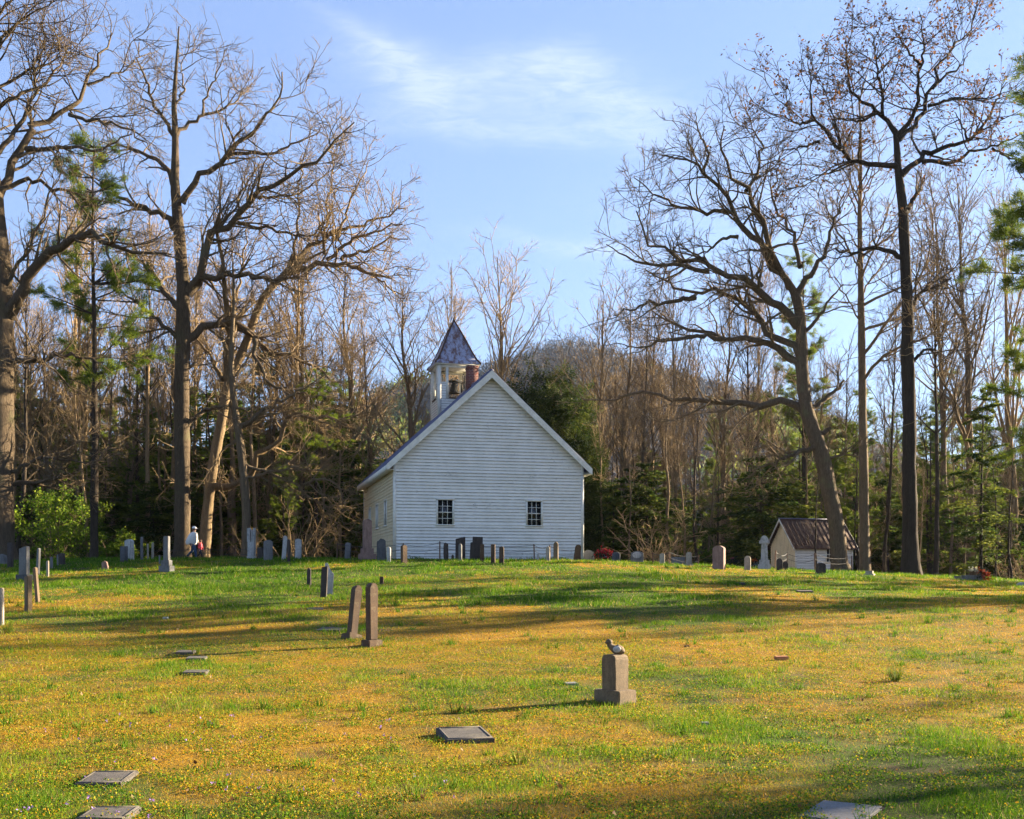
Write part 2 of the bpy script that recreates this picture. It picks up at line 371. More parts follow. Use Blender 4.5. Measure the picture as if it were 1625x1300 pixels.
def trunk_mesh(mb, pts, rad, g, sides=12, flare=1.5, tone=0.0, K=40, knob=0.06):
    pts = np.asarray(pts, float); s = np.r_[0, np.cumsum(np.linalg.norm(np.diff(pts, axis=0), axis=1))]
    u = np.linspace(0, s[-1], K); Pp = np.stack([np.interp(u, s, pts[:, c]) for c in range(3)], 1)
    for _ in range(2): Pp[1:-1] = 0.25 * Pp[:-2] + 0.5 * Pp[1:-1] + 0.25 * Pp[2:]
    rr = np.interp(u, s, rad); rr = rr * (1 + (flare - 1) * np.exp(-u / 0.55))
    T = nrm(np.gradient(Pp, axis=0)); Ux = nrm(np.cross(T, np.array([0, 1, 0.02]))); Vx = np.cross(T, Ux)
    a = 2 * np.pi * np.arange(sides) / sides
    lob = 1 + 0.09 * np.sin(a * 5 + g.random() * 6)[None, :] * (0.3 + np.exp(-u / 0.8))[:, None] + knob * g.normal(size=(K, sides))
    X = Pp[:, None, :] + (rr[:, None] * lob)[:, :, None] * (np.cos(a)[None, :, None] * Ux[:, None, :] + np.sin(a)[None, :, None] * Vx[:, None, :])
    idx = np.arange(K * sides).reshape(K, sides); nx = np.roll(idx, -1, 1)
    mb.add(X.reshape(-1, 3), np.stack([idx[:-1], nx[:-1], nx[1:], idx[1:]], -1).reshape(-1, 4), tone=tone)
    return Pp, rr

def hero(name, label, cat, mat, px, d, trunk, limbs, seed, dens=1.0, extra=0, leaves=None, leafz=None, tip=0.010, group=None, up=0.03, spread=0.6, **tw):
    """trunk: (px,py,width px) list, limbs: (w0, w1, [(px,py)...]) -> a real 3D tree standing d metres away"""
    g = np.random.default_rng(seed)
    base = on_ground(px, d); e = empty(name, base); tag(e, label, cat, group)
    b0 = np.array(base); m = d / F
    tp = [np.array(at(a, b, d)) - b0 for a, b, _ in trunk]; tr = [0.5 * c * m for _, _, c in trunk]
    tp[0] = np.array([tp[0][0], 0, -0.35])
    mb = MB(); Pp, rr = trunk_mesh(mb, tp, tr, g); mb.build('trunk', mat, e, True)
    mc = MB(); Ps = []; Rs = []
    for k, (w0, w1, pts) in enumerate(limbs):
        x0 = np.array([pts[0][0], pts[0][1]]); ln = 0; sl_ = spread * g.uniform(0.35, 1.0) * (1 if (k % 2) else -1); q = []
        dy0 = 0.0
        if k and len(pts[0]) > 2: dy0 = pts[0][2]
        for j, pt in enumerate(pts):
            if j: ln += math.hypot(pt[0] - pts[j - 1][0], pt[1] - pts[j - 1][1]) * m
            dy = dy0 + sl_ * ln * 0.6
            q.append(np.array(at(pt[0], pt[1], d + dy)) - b0)
        Pl = resample(q, 16, g, 0.22); t = np.linspace(0, 1, 16); r = 0.5 * m * (w0 * (1 - t) + w1 * t); r[0] *= 1.25
        Ps.append(Pl); Rs.append(r)
    nl = len(Ps)
    P = np.array(Ps) if nl else np.zeros((0, 16, 3)); Rd = np.array(Rs) if nl else np.zeros((0, 16))
    if extra:
        H = np.linspace(0.42, 0.97, extra); k_ = (H * (len(Pp) - 1)).astype(int); az = g.uniform(0, 2 * np.pi, extra); el = np.radians(g.uniform(15, 60, extra))
        D = np.stack([np.cos(az) * np.cos(el) * 0.8, np.sin(az) * np.cos(el), np.sin(el)], 1)
        L = (1.15 - H) * Pp[-1, 2] * g.uniform(0.3, 0.55, extra)
        E, re_ = grow(Pp[k_], D, L, np.clip(rr[k_] * 0.45, 0.03, 0.14), np.full(extra, 0.02), 16, 0.14, 0.05, g)
        P = np.concatenate([P, E]); Rd = np.concatenate([Rd, re_])
    tubes(mc, P, Rd, 8, np.clip((0.10 - Rd) / 0.10, 0, 0.8), g)
    # second-order limbs from the traced ones
    p, dd, l, r, i, t = spawn(P, Rd, 0.42 * dens, 0.15, 30, 65, 2.2, 5.5, g)
    Q, rq = grow(p, dd, l, np.clip(r * 0.5, 0.03, 0.10), np.full(len(p), 0.013), 10, 0.17, up, g); tubes(mc, Q, rq, 6, 0.4, g)
    Q16 = np.stack([resample(x, 16, g, 0) for x in Q]) if len(Q) else Q
    A, B, C = twigs(mc, np.concatenate([P, Q16]), np.concatenate([Rd, np.stack([np.interp(np.linspace(0, 9, 16), np.arange(10), x) for x in rq])]), g, dens, tip, up, **tw)
    mc.build('crown', mat, e, True)
    if leaves:
        ml = MB(); c = C[:, -1]
        if leafz is not None: c = c[c[:, 2] > leafz]
        c = np.repeat(c[g.random(len(c)) < leaves], 2, 0); leafcloud(ml, c + g.normal(size=c.shape) * 0.12, 0.17, 0.10, g, 0.9); ml.build('leaves', M['rust_leaf'], e)
    return e
def leafcloud(mb, c, L, W, g, flat=0.5, tone=None, down=0.0, dirs=None):
    """one small folded leaf-sized face at each centre"""
    n = len(c)
    d = g.normal(size=(n, 3)) if dirs is None else dirs + 0.5 * g.normal(size=(n, 3)); d[:, 2] = d[:, 2] * flat - down; d = nrm(d)
    s = nrm(np.cross(d, g.normal(size=(n, 3)) * np.array([.5, .5, 1]) + np.array([0, 0, .4]))); k = g.uniform(0.6, 1.3, n)[:, None]
    a = c - d * L * 0.5 * k; b = c + d * L * 0.5 * k; s = s * W * 0.5 * k
    V = np.stack([a, c + s, b, c - s], 1).reshape(-1, 3); q = np.arange(n * 4).reshape(n, 4)
    t = g.random(n) if tone is None else np.clip(tone + 0.22 * g.normal(size=n), 0, 1)
    mb.add(V, q, tone=np.repeat(t, 4))

# ---- prototypes of the wood behind
def proto_bare(name, H, r0, mat, seed, nl=26, t0=0.38, el=(35, 70), lf=0.30, dens=1.0, lean=0.02, d4=3.0, tip=0.011, fork=False):
    g = np.random.default_rng(seed); e = empty(name)
    k = 12; z = np.linspace(0, H, k); x = np.cumsum(g.normal(0, 0.16, k)) + lean * z; y = np.cumsum(g.normal(0, 0.16, k))
    pts = np.stack([x - x[0], y - y[0], z], 1); pts[0, 2] = -0.5; rad = r0 * (1 - 0.92 * (z / H) ** 0.9)
    mb = MB(); Pp, rr = trunk_mesh(mb, pts, rad, g, 9, 1.3, 0.0, 30); mb.build('trunk', mat, e, True)
    h = np.sort(g.uniform(t0, 0.96, nl)); kk = (h * 29).astype(int); az = g.uniform(0, 6.28, nl); ee = np.radians(g.uniform(*el, nl))
    D = np.stack([np.cos(az) * np.cos(ee), np.sin(az) * np.cos(ee), np.sin(ee)], 1)
    L = H * lf * (1.25 - h) / (1.25 - t0) * g.uniform(0.6, 1.3, nl)
    mc = MB(); P, Rd = grow(Pp[kk], D, L, np.clip(rr[kk] * 0.5, 0.025, 0.15), np.full(nl, 0.014), 16, 0.09, 0.05, g)
    tubes(mc, P, Rd, 6, 0.25, g)
    nd = 7; kd = (g.uniform(0.1, t0, nd) * 29).astype(int); az = g.uniform(0, 6.28, nd); D = np.stack([np.cos(az), np.sin(az), g.uniform(-.2, .4, nd)], 1)
    P2, R2 = grow(Pp[kd], D, g.uniform(.6, 2.2, nd), np.full(nd, 0.03), np.full(nd, 0.008), 16, 0.12, 0.0, g); tubes(mc, P2, R2, 4, 0.6, g)
    twigs(mc, np.concatenate([P, P2]), np.concatenate([Rd, R2]), g, dens, tip, 0.05, d4=d4, l2=(1.2, 3.2), a2=(20, 50), w=0.10)
    mc.build('crown', mat, e, True); e['H'] = H
    return e
def proto_hemlock(name, H, rad, seed, mat='hem_leaf', nb=150, per=150, z0=0.06, droop=0.25, L=0.26, W=0.10, ragged=0.35, trunk='dark_bark', power=0.75, cone=0.0, vj=0.07):
    g = np.random.default_rng(seed); e = empty(name)
    z = np.linspace(0, H, 8); pts = np.stack([np.cumsum(g.normal(0, .05, 8)), np.cumsum(g.normal(0, .05, 8)), z], 1); pts[0, 2] = -0.5
    mb = MB(); Pp, rr = trunk_mesh(mb, pts, 0.011 * H * (1 - 0.93 * z / H), g, 7, 1.2, 0.0, 24); mb.build('trunk', M[trunk], e, True)
    h = z0 + (1 - z0) * g.random(nb) ** 0.85; kk = np.minimum((h * 23).astype(int), 23); az = g.uniform(0, 6.28, nb); el = np.radians(g.uniform(-12, 28, nb))
    D = np.stack([np.cos(az) * np.cos(el), np.sin(az) * np.cos(el), np.sin(el)], 1)
    Lb = rad * np.maximum(1.02 - h, 0.03) ** power * (1 - cone * np.exp(-h * 6)) * g.uniform(1 - ragged, 1 + ragged * 0.6, nb) + 0.15
    S = Pp[kk]; mc = MB(); P, Rd = grow(S, D, Lb, np.full(nb, 0.03), np.full(nb, 0.006), 7, 0.08, -droop * 0.2, g); tubes(mc, P, Rd, 3, 0.0, g)
    mc.build('branches', M[trunk], e, True)
    ml = MB(); w = Lb / Lb.mean(); cnt = np.maximum((per * w).astype(int), 6); i = np.repeat(np.arange(nb), cnt); n = len(i)
    t = 0.12 + 0.88 * g.random(n) ** 0.7; f = t * 6; j = np.minimum(f.astype(int), 5); q = (f - j)[:, None]
    c = P[i, j] * (1 - q) + P[i, j + 1] * q; side = nrm(np.cross(P[i, -1] - P[i, 0], np.array([0, 0, 1.0])))
    off = side * (g.normal(size=n) * 0.20 * Lb[i] * (1.05 - t))[:, None]
    c = c + off + g.normal(size=(n, 3)) * np.array([.07, .07, vj]); c[:, 2] -= np.abs(off).sum(1) * droop
    bt = g.normal(0.5, 0.2, nb)
    leafcloud(ml, c, L, W, g, 0.35, bt[i], 0.15, nrm(P[i, -1] - P[i, 0])); ml.build('crown', M[mat], e); e['H'] = H
    return e
def proto_pine(name, H, rad, seed, t0=0.4, nb=46, mat='pine_leaf', dead=30, trunk='dark_bark'):
    g = np.random.default_rng(seed); e = empty(name)
    z = np.linspace(0, H, 8); pts = np.stack([np.cumsum(g.normal(0, .05, 8)), np.cumsum(g.normal(0, .05, 8)), z], 1); pts[0, 2] = -0.5
    mb = MB(); Pp, rr = trunk_mesh(mb, pts, 0.0115 * H * (1 - 0.9 * z / H), g, 9, 1.25, 0.0, 30); mb.build('trunk', M[trunk], e, True)
    mc = MB(); ml = MB()
    h = t0 + (1 - t0) * np.sort(g.random(nb)); h = t0 + np.round((h - t0) / 0.035) * 0.035; h = np.minimum(h, 0.99)
    kk = (h * 29).astype(int); az = g.uniform(0, 6.28, nb); el = np.radians(g.uniform(-5, 25, nb))
    D = np.stack([np.cos(az) * np.cos(el), np.sin(az) * np.cos(el), np.sin(el)], 1)
    Lb = rad * (np.maximum(1.03 - h, 0.02) / (1.03 - t0)) ** 0.6 * g.uniform(0.55, 1.15, nb) + 0.3
    P, Rd = grow(Pp[kk], D, Lb, np.full(nb, 0.045), np.full(nb, 0.01), 8, 0.07, 0.02, g); tubes(mc, P, Rd, 4, 0.2, g)
    p, d, l, r, i, t = spawn(P, Rd, 3.6, 0.25, 25, 60, 0.5, 1.3, g); B, rb = grow(p, d, l, np.full(len(p), 0.014), np.full(len(p), 0.006), 4, .08, 0.05, g); tubes(mc, B, rb, 3, 0.4, g)
    c = np.concatenate([B[:, 1], B[:, 2], B[:, 3], P[:, -1], 0.5 * (B[:, 2] + B[:, 3])]); ax = nrm(np.concatenate([B[:, 2] - B[:, 0]] * 3 + [P[:, -1] - P[:, -2], B[:, 3] - B[:, 1]]))
    m = 28; cc = np.repeat(c, m, 0); dd = nrm(np.repeat(ax, m, 0) + 0.75 * g.normal(size=(len(cc), 3)) + np.array([0, 0, .25])); n = len(cc)
    s = nrm(np.cross(dd, g.normal(size=(n, 3)))) * 0.012; Ln = g.uniform(.18, .36, n)[:, None]; cc = cc + g.normal(size=cc.shape) * np.array([.11, .11, .05])
    V = np.stack([cc - s, cc + s, cc + dd * Ln], 1).reshape(-1, 3); tn = np.repeat(np.clip(np.repeat(g.normal(.5, .2, len(c)), m) + .12 * g.normal(size=n), 0, 1), 3)
    ml.add(V, tris=np.arange(n * 3).reshape(n, 3), tone=tn)
    if dead:
        kd = (g.uniform(0.12, t0, dead) * 29).astype(int); az = g.uniform(0, 6.28, dead); Dd = np.stack([np.cos(az), np.sin(az), g.uniform(-.15, .25, dead)], 1)
        P2, R2 = grow(Pp[kd], Dd, g.uniform(.6, 2.4, dead), np.full(dead, 0.024), np.full(dead, 0.006), 6, 0.07, 0.0, g); tubes(mc, P2, R2, 4, 0.5, g)
        p, d, l, r, i, t = spawn(P2, R2, 1.6, 0.2, 30, 60, .3, .9, g); B2, rb2 = grow(p, d, l, np.full(len(p), 0.009), np.full(len(p), 0.005), 3, .1, 0, g); tubes(mc, B2, rb2, 3, 0.8, g)
    mc.build('branches', M[trunk], e, True); ml.build('crown', M[mat], e); e['H'] = H
    return e
def proto_shrub(name, H, rad, seed, n=5200, mat='shrub_leaf', L=0.17, W=0.09, stems=9):
    g = np.random.default_rng(seed); e = empty(name)
    az = g.uniform(0, 6.28, stems); D = np.stack([np.cos(az) * .45, np.sin(az) * .45, np.ones(stems)], 1)
    mb = MB(); P, Rd = grow(np.stack([np.cos(az) * .2, np.sin(az) * .2, np.full(stems, -.2)], 1), D, H * g.uniform(.7, 1.05, stems), np.full(stems, 0.04), np.full(stems, 0.008), 12, 0.12, 0.0, g)
    tubes(mb, P, Rd, 4, 0.4, g); p, d, l, r, i, t = spawn(P, Rd, 3.0, 0.15, 35, 80, .5 * rad, 1.1 * rad, g)
    B, rb = grow(p, d, l, np.full(len(p), .016), np.full(len(p), .006), 6, .15, .03, g); tubes(mb, B, rb, 3, 0.7, g); mb.build('stems', M['grey_bark'], e, True)
    ml = MB(); k = g.integers(0, len(B), n); j = g.integers(1, 6, n); c = B[k, j] + g.normal(size=(n, 3)) * 0.10 * rad
    bt = g.normal(.5, .2, len(B)); leafcloud(ml, c, L, W, g, 0.6, bt[k]); ml.build('crown', M[mat], e); e['H'] = H
    return e
def proto_brush(name, H, seed, mat='tan_bark', stems=16):
    g = np.random.default_rng(seed); e = empty(name)
    az = g.uniform(0, 6.28, stems); D = np.stack([np.cos(az) * .5, np.sin(az) * .5, np.ones(stems)], 1)
    mb = MB(); P, Rd = grow(np.stack([g.normal(0, .5, stems), g.normal(0, .5, stems), np.full(stems, -.2)], 1), D, H * g.uniform(.5, 1.05, stems), np.full(stems, 0.03), np.full(stems, 0.008), 16, 0.10, -0.01, g)
    tubes(mb, P, Rd, 4, 0.6, g); o = mb.build('stems', M[mat], e, True)
    mc = MB(); twigs(mc, P, Rd, g, 1.0, 0.007, 0.0, l2=(.7, 1.8), l3=(.4, 1.0), l4=(.2, .5), d4=2.0); mc.build('crown', M[mat], e, True); e['H'] = H
    return e

# ------------------------------------------------------------------ the named trees, traced limb by limb, each at its own distance
hero('oak_tree', 'tall bare oak on the left with its trunk just left of the person in white', 'tree', M['oak'], 289, 59.5,
 [(289, 890, 26), (290, 780, 24), (289, 700, 24), (288, 600, 23), (291, 540, 23), (291, 460, 20), (287, 400, 19), (282, 346, 17), (277, 301, 14), (279, 215, 10), (275, 166, 8), (280, 104, 5), (284, 42, 2)],
 [(11, 2, [(288, 322), (311, 284), (346, 258), (374, 232), (400, 211), (423, 185), (442, 158), (450, 120)]), (7, 1.5, [(361, 246), (415, 244), (446, 240), (477, 223), (510, 205)]),
  (14, 2, [(298, 465), (304, 454), (327, 404), (358, 365), (392, 338), (411, 311), (442, 288), (473, 269), (511, 246), (535, 219), (554, 196)]),
  (6, 1.5, [(377, 354), (427, 365), (465, 369), (496, 373), (527, 338)]), (5, 1.5, [(411, 315), (450, 311), (488, 304), (500, 288)]), (5, 1.5, [(381, 346), (377, 315), (396, 285), (411, 258)]),
  (12, 3, [(298, 462), (327, 442), (365, 436), (404, 435), (435, 446), (470, 440)]),
  (14, 2, [(292, 540), (319, 523), (350, 513), (381, 519), (404, 538), (435, 558), (473, 569), (511, 592), (542, 615)]), (7, 1.5, [(404, 538), (406, 569), (419, 592), (438, 619), (481, 627), (519, 627)]),
  (10, 1.5, [(279, 300), (273, 277), (249, 256), (221, 242), (190, 235), (160, 222)]), (7, 1.5, [(276, 215), (266, 194), (239, 152), (235, 131), (221, 104), (221, 66)]),
  (7, 1.5, [(280, 215), (298, 197), (325, 183), (360, 173), (377, 159), (398, 138)]), (4, 1, [(322, 183), (322, 159), (336, 138), (350, 104), (360, 76)]), (4, 1, [(277, 166), (292, 150), (290, 114), (283, 86)]),
  (11, 2, [(283, 365), (253, 339), (221, 325), (194, 315), (173, 298), (145, 283)]), (11, 2, [(289, 500), (275, 477), (253, 452), (232, 420), (208, 402), (180, 398)]),
  (8, 2, [(288, 540), (260, 517), (235, 495), (205, 470), (175, 455)]), (7, 4, [(297, 584), (306, 580), (311, 575)]), (8, 2, [(298, 673), (325, 651), (347, 645), (372, 645), (395, 655)])], 11, dens=1.2)
hero('leaning_tree', 'big bare tree leaning right behind the person in red, forking into a broad fan crown', 'tree', M['tan_bark'], 322, 61,
 [(322, 889, 20), (329, 810, 17), (335, 755, 17), (349, 683, 16), (356, 640, 16), (362, 604, 15), (376, 578, 14), (394, 535, 13), (411, 481, 12), (435, 450, 11), (465, 425, 8), (500, 405, 4), (520, 396, 2)],
 [(11, 2, [(455, 432), (481, 425), (500, 420), (535, 419), (573, 427), (596, 442), (625, 445)]), (10, 2, [(450, 438), (481, 398), (527, 368), (558, 362), (600, 345), (645, 332)]),
  (6, 1.5, [(519, 412), (558, 381), (596, 365), (638, 352)]), (6, 1.5, [(542, 412), (585, 396), (619, 377), (650, 380)]), (5, 1.5, [(560, 423), (600, 442), (619, 458), (640, 470)]),
  (5, 1.2, [(515, 404), (519, 342), (527, 285), (530, 235)]), (5, 1.2, [(469, 420), (473, 335), (477, 277), (480, 240)]), (5, 1.2, [(535, 380), (555, 320), (575, 280), (590, 250)]),
  (12, 2, [(362, 604), (358, 560), (360, 515), (358, 450), (350, 395), (345, 330), (348, 280)]), (7, 1.5, [(353, 603), (336, 564), (315, 542), (290, 520)]),
  (11, 2, [(333, 772), (362, 768), (389, 768), (405, 738), (427, 703), (446, 676), (470, 660), (502, 664), (535, 666), (559, 682), (590, 712)]), (5, 1.2, [(358, 500), (380, 460), (385, 400), (395, 340)])], 12, dens=1.2)
hero('bare_tree', 'bare tree with arching low branches behind the tall white pillared monument', 'tree', M['grey_bark'], 391, 59,
 [(391, 884, 16), (391, 820, 14), (389, 771, 14), (384, 725, 13), (376, 671, 12), (370, 630, 11), (366, 560, 8), (372, 480, 5), (370, 420, 2)],
 [(9, 1.5, [(380, 678), (403, 663), (430, 647), (448, 633), (480, 618), (510, 600)]), (6, 1.2, [(385, 735), (420, 748), (460, 762), (490, 790), (518, 806), (541, 806)]), (5, 1.2, [(480, 770), (510, 760), (530, 765), (545, 785)]),
  (5, 1.2, [(374, 700), (352, 715), (345, 735)]), (5, 1.2, [(390, 760), (425, 750), (455, 745), (492, 735)]), (5, 1.5, [(368, 600), (395, 570), (410, 530), (430, 500)])], 13, dens=1.2)
hero('oak_tree', 'massive old bare oak cut by the left edge, its limbs arching in over the graves', 'tree', M['oak'], 6, 52,
 [(-3, 900, 50), (-1, 800, 44), (0, 650, 42), (2, 560, 38), (3, 500, 34), (0, 400, 30), (-10, 300, 25), (-22, 180, 16), (-28, 60, 8), (-30, -40, 3)],
 [(20, 2, [(14, 500), (38, 450), (69, 405), (97, 375), (118, 367), (152, 380), (187, 394), (242, 401), (280, 405)]),
  (15, 2, [(-8, 320), (17, 277), (38, 228), (69, 194), (111, 182), (131, 138), (152, 100), (173, 69), (178, 50)]), (6, 1.5, [(111, 182), (145, 190), (180, 194), (221, 218), (240, 235)]), (5, 1.2, [(138, 135), (173, 121), (208, 107), (215, 95)]),
  (8, 1.5, [(42, 237), (104, 234), (152, 239), (190, 225), (215, 200)]), (9, 1.5, [(-5, 310), (35, 285), (62, 287), (90, 301), (125, 311), (134, 345), (150, 370)]),
  (11, 2, [(8, 582), (22, 573), (51, 571), (90, 567), (130, 562), (165, 575)]), (9, 1.5, [(10, 766), (47, 768), (87, 759), (119, 750), (137, 741)]), (8, 1.5, [(10, 756), (40, 737), (72, 725), (108, 730), (140, 735)]),
  (9, 1.5, [(-20, 250), (0, 130), (40, 110), (90, 95), (130, 82)]), (8, 1.5, [(-26, 150), (0, 60), (40, 30), (85, 2)]), (8, 1.5, [(-22, 200), (10, 160), (60, 140), (100, 100), (115, 70)]), (7, 1.5, [(-28, 80), (0, 20), (30, -20), (60, -40)]),
  (9, 1.5, [(-15, 260), (20, 215), (50, 160), (60, 90), (70, 40)]), (9, 1.5, [(-10, 330), (-60, 250), (-100, 170), (-140, 120)]), (10, 1.5, [(0, 420), (-60, 380), (-120, 350)]), (7, 1.5, [(5, 470), (40, 400), (75, 330), (95, 270)])], 14, dens=1.2)
hero('oak_tree', 'crooked bare oak leaning left over the white shed, with long twisting limbs', 'tree', M['oak'], 1336, 57,
 [(1336, 908, 26), (1327, 832, 25), (1314, 773, 24), (1306, 726, 24), (1292, 687, 23), (1280, 655, 22), (1275, 616, 20), (1273, 577, 19), (1273, 545, 18), (1269, 491, 16), (1264, 468, 13), (1245, 440, 10), (1234, 422, 8)],
 [(12, 2, [(1255, 458), (1226, 407), (1207, 345), (1184, 303), (1157, 280), (1148, 235), (1150, 195)]), (6, 1.2, [(1184, 303), (1199, 292), (1207, 245), (1211, 226), (1192, 199), (1185, 172)]),
  (12, 2, [(1238, 430), (1222, 415), (1176, 357), (1157, 338), (1149, 292), (1115, 276), (1080, 261), (1053, 242)]), (7, 1.5, [(1157, 338), (1111, 336), (1072, 330), (1042, 311), (1007, 284)]), (6, 1.2, [(1115, 276), (1126, 245), (1111, 215), (1103, 178)]), (6, 1.2, [(1172, 376), (1149, 376), (1126, 399), (1105, 402), (1085, 412)]),
  (10, 1.5, [(1266, 465), (1288, 434), (1307, 407), (1315, 368), (1330, 338), (1345, 300)]), (7, 1.2, [(1270, 424), (1261, 380), (1238, 338), (1222, 307), (1234, 276), (1248, 240)]),
  (15, 2, [(1267, 518), (1249, 491), (1222, 468), (1199, 445), (1165, 438), (1126, 426), (1080, 407), (1042, 388), (1020, 362), (1005, 340)]), (8, 1.5, [(1126, 430), (1080, 422), (1034, 422), (1003, 415), (962, 390)]), (5, 1.5, [(1210, 455), (1200, 436), (1215, 420), (1228, 425)]),
  (12, 2, [(1270, 565), (1222, 530), (1199, 499), (1172, 468), (1134, 465), (1103, 472), (1070, 460), (1049, 445), (1030, 430)]), (8, 1.5, [(1103, 472), (1065, 482), (1034, 480), (1007, 488), (972, 501)]),
  (14, 2, [(1272, 590), (1249, 561), (1222, 545), (1180, 534), (1149, 541), (1126, 526), (1095, 520), (1065, 515), (1034, 495)]), (8, 1.5, [(1145, 538), (1126, 530), (1080, 538), (1034, 545), (990, 555)]),
  (13, 2, [(1282, 657), (1242, 645), (1203, 639), (1164, 636), (1119, 642), (1087, 629), (1061, 636), (1035, 624), (996, 629), (958, 629), (925, 632)]),
  (9, 1.5, [(1298, 708), (1251, 722), (1224, 734), (1200, 746), (1185, 760)]), (8, 4, [(1284, 651), (1306, 636), (1326, 620), (1340, 604)]), (10, 6, [(1303, 690), (1312, 684), (1318, 680)]), (6, 1.2, [(1310, 730), (1340, 720), (1365, 725)]),
  (7, 1.5, [(1275, 530), (1300, 500), (1320, 470), (1340, 450)])], 15, dens=1.2)
hero('oak_tree', 'tallest oak, dark straight trunk right of the shed, rusty leaves at its top', 'tree', M['dark_bark'], 1445, 55,
 [(1446, 916, 30), (1445, 852, 23), (1443, 734, 21), (1443, 640, 20), (1441, 585, 22), (1439, 557, 20), (1441, 498, 18), (1437, 420, 17), (1435, 381, 17), (1434, 329, 15), (1427, 291, 13), (1425, 265, 11), (1423, 221, 9), (1420, 206, 7)],
 [(9, 1.5, [(1422, 263), (1404, 266), (1380, 258), (1352, 258), (1331, 239), (1314, 215), (1293, 190), (1286, 166), (1290, 131), (1284, 104)]), (5, 1.2, [(1293, 190), (1269, 197), (1238, 183)]), (5, 1.2, [(1300, 225), (1266, 235), (1240, 240)]),
  (8, 1.5, [(1421, 210), (1408, 187), (1390, 180), (1373, 166), (1352, 145), (1345, 121), (1347, 68)]), (6, 1.2, [(1400, 183), (1397, 138), (1390, 97), (1383, 50)]), (5, 1.2, [(1390, 180), (1373, 190), (1340, 192), (1325, 180)]),
  (8, 1.5, [(1423, 217), (1442, 194), (1453, 173), (1456, 138), (1463, 104), (1466, 69), (1459, 25)]), (8, 1.5, [(1426, 222), (1456, 194), (1473, 163), (1487, 121), (1494, 93), (1525, 62), (1546, 26)]), (5, 1.2, [(1473, 168), (1511, 156), (1549, 156), (1575, 118)]), (5, 1.2, [(1480, 140), (1500, 120), (1520, 110), (1540, 80)]), (5, 1.2, [(1463, 104), (1440, 80), (1425, 55), (1415, 45)]),
  (10, 1.5, [(1430, 278), (1456, 256), (1477, 242), (1491, 228), (1518, 232), (1536, 221), (1560, 194), (1581, 159), (1596, 125)]), (7, 1.5, [(1463, 257), (1511, 256), (1539, 239), (1574, 235), (1598, 225), (1625, 208)]), (4, 1.2, [(1574, 235), (1602, 252), (1630, 256)]), (4, 1.2, [(1536, 221), (1525, 195), (1515, 178)]),
  (8, 6, [(1438, 338), (1449, 315), (1456, 305)]), (9, 3, [(1437, 412), (1408, 395), (1373, 393), (1352, 403), (1328, 398)]), (7, 3, [(1444, 497), (1455, 467), (1486, 455), (1510, 440)]), (6, 3, [(1450, 572), (1467, 555), (1486, 555)])], 16, dens=1.25, leaves=0.75, leafz=17.5)
hero('tall_tree', 'straight slim tree with steeply rising branches between the shed oak and the tallest oak', 'tree', M['grey_bark'], 1372, 60,
 [(1373, 905, 16), (1371, 773, 15), (1369, 655, 13), (1367, 498, 11), (1366, 446, 9), (1364, 346, 7), (1366, 277, 5), (1366, 208, 3.5), (1363, 150, 2)],
 [(3, 1, [(1366, 430), (1340, 380), (1310, 330), (1290, 300)]), (3, 1, [(1366, 420), (1390, 370), (1415, 320), (1425, 290)]), (3, 1, [(1366, 350), (1345, 300), (1330, 260)]), (3, 1, [(1366, 470), (1400, 420), (1440, 360)]), (3, 1, [(1366, 330), (1385, 280), (1398, 240)]),
  (3, 1, [(1366, 510), (1330, 450), (1300, 410), (1285, 390)]), (3, 1, [(1366, 290), (1350, 240), (1345, 205)]), (3, 1, [(1366, 400), (1342, 360), (1322, 345)])], 17, dens=0.9, extra=12, up=0.08)
SHADE = [(34, 41.6, 17, 2), (27, 19.9, 14, 5), (46, 47.5, 20, 0), (42, 31, 10, 4), (36, 42.6, 17, 11), (40, 56.5, 18, 2), (33, 23.0, 14, 0), (31, 36.5, 11, 4), (30, 41.2, 12, 11), (38, 52.5, 15, 11), (36, 29.4, 9, 4), (25, 22.8, 7, 4)]

# ------------------------------------------------------------------ the wood behind: prototypes, then copies
g0 = np.random.default_rng(99)
bare = [proto_bare('bare_tree', 24, 0.24, M['grey_bark'], 31, 26, 0.40, (45, 75), 0.26), proto_bare('bare_tree', 24, 0.20, M['tan_bark'], 32, 30, 0.45, (50, 78), 0.22),
        proto_bare('bare_tree', 20, 0.28, M['grey_bark'], 33, 30, 0.30, (38, 72), 0.36), proto_bare('bare_tree', 24, 0.22, M['dark_bark'], 34, 24, 0.42, (30, 65), 0.26, lean=0.04),
        proto_bare('bare_tree', 15, 0.12, M['tan_bark'], 35, 20, 0.25, (35, 70), 0.32), proto_bare('bare_tree', 22, 0.30, M['tan_bark'], 36, 30, 0.33, (48, 78), 0.42, 0.8)]
hem = [proto_hemlock('hemlock', 14, 3.6, 41, nb=110, per=190, ragged=0.75, power=0.55, cone=.4), proto_hemlock('hemlock', 18, 4.2, 42, nb=120, per=200, ragged=0.8, power=0.6, z0=.12, cone=.3), proto_hemlock('hemlock', 8, 3.2, 43, nb=100, per=150, droop=0.35, ragged=0.7, power=0.45)]
broad = proto_hemlock('evergreen_tree', 13, 4.6, 44, 'broad_leaf', nb=320, per=330, z0=0.06, droop=0.15, L=0.17, W=0.075, vj=0.22, ragged=0.35, power=0.22)
pine = [proto_pine('pine_tree', 22, 4.2, 51, 0.42, 60, dead=40), proto_pine('pine_tree', 26, 4.6, 52, 0.22, 84, dead=26)]
shrub = [proto_shrub('leafy_shrub', 4.6, 1.5, 61), proto_shrub('leafy_shrub', 2.6, 1.1, 62, 3200)]
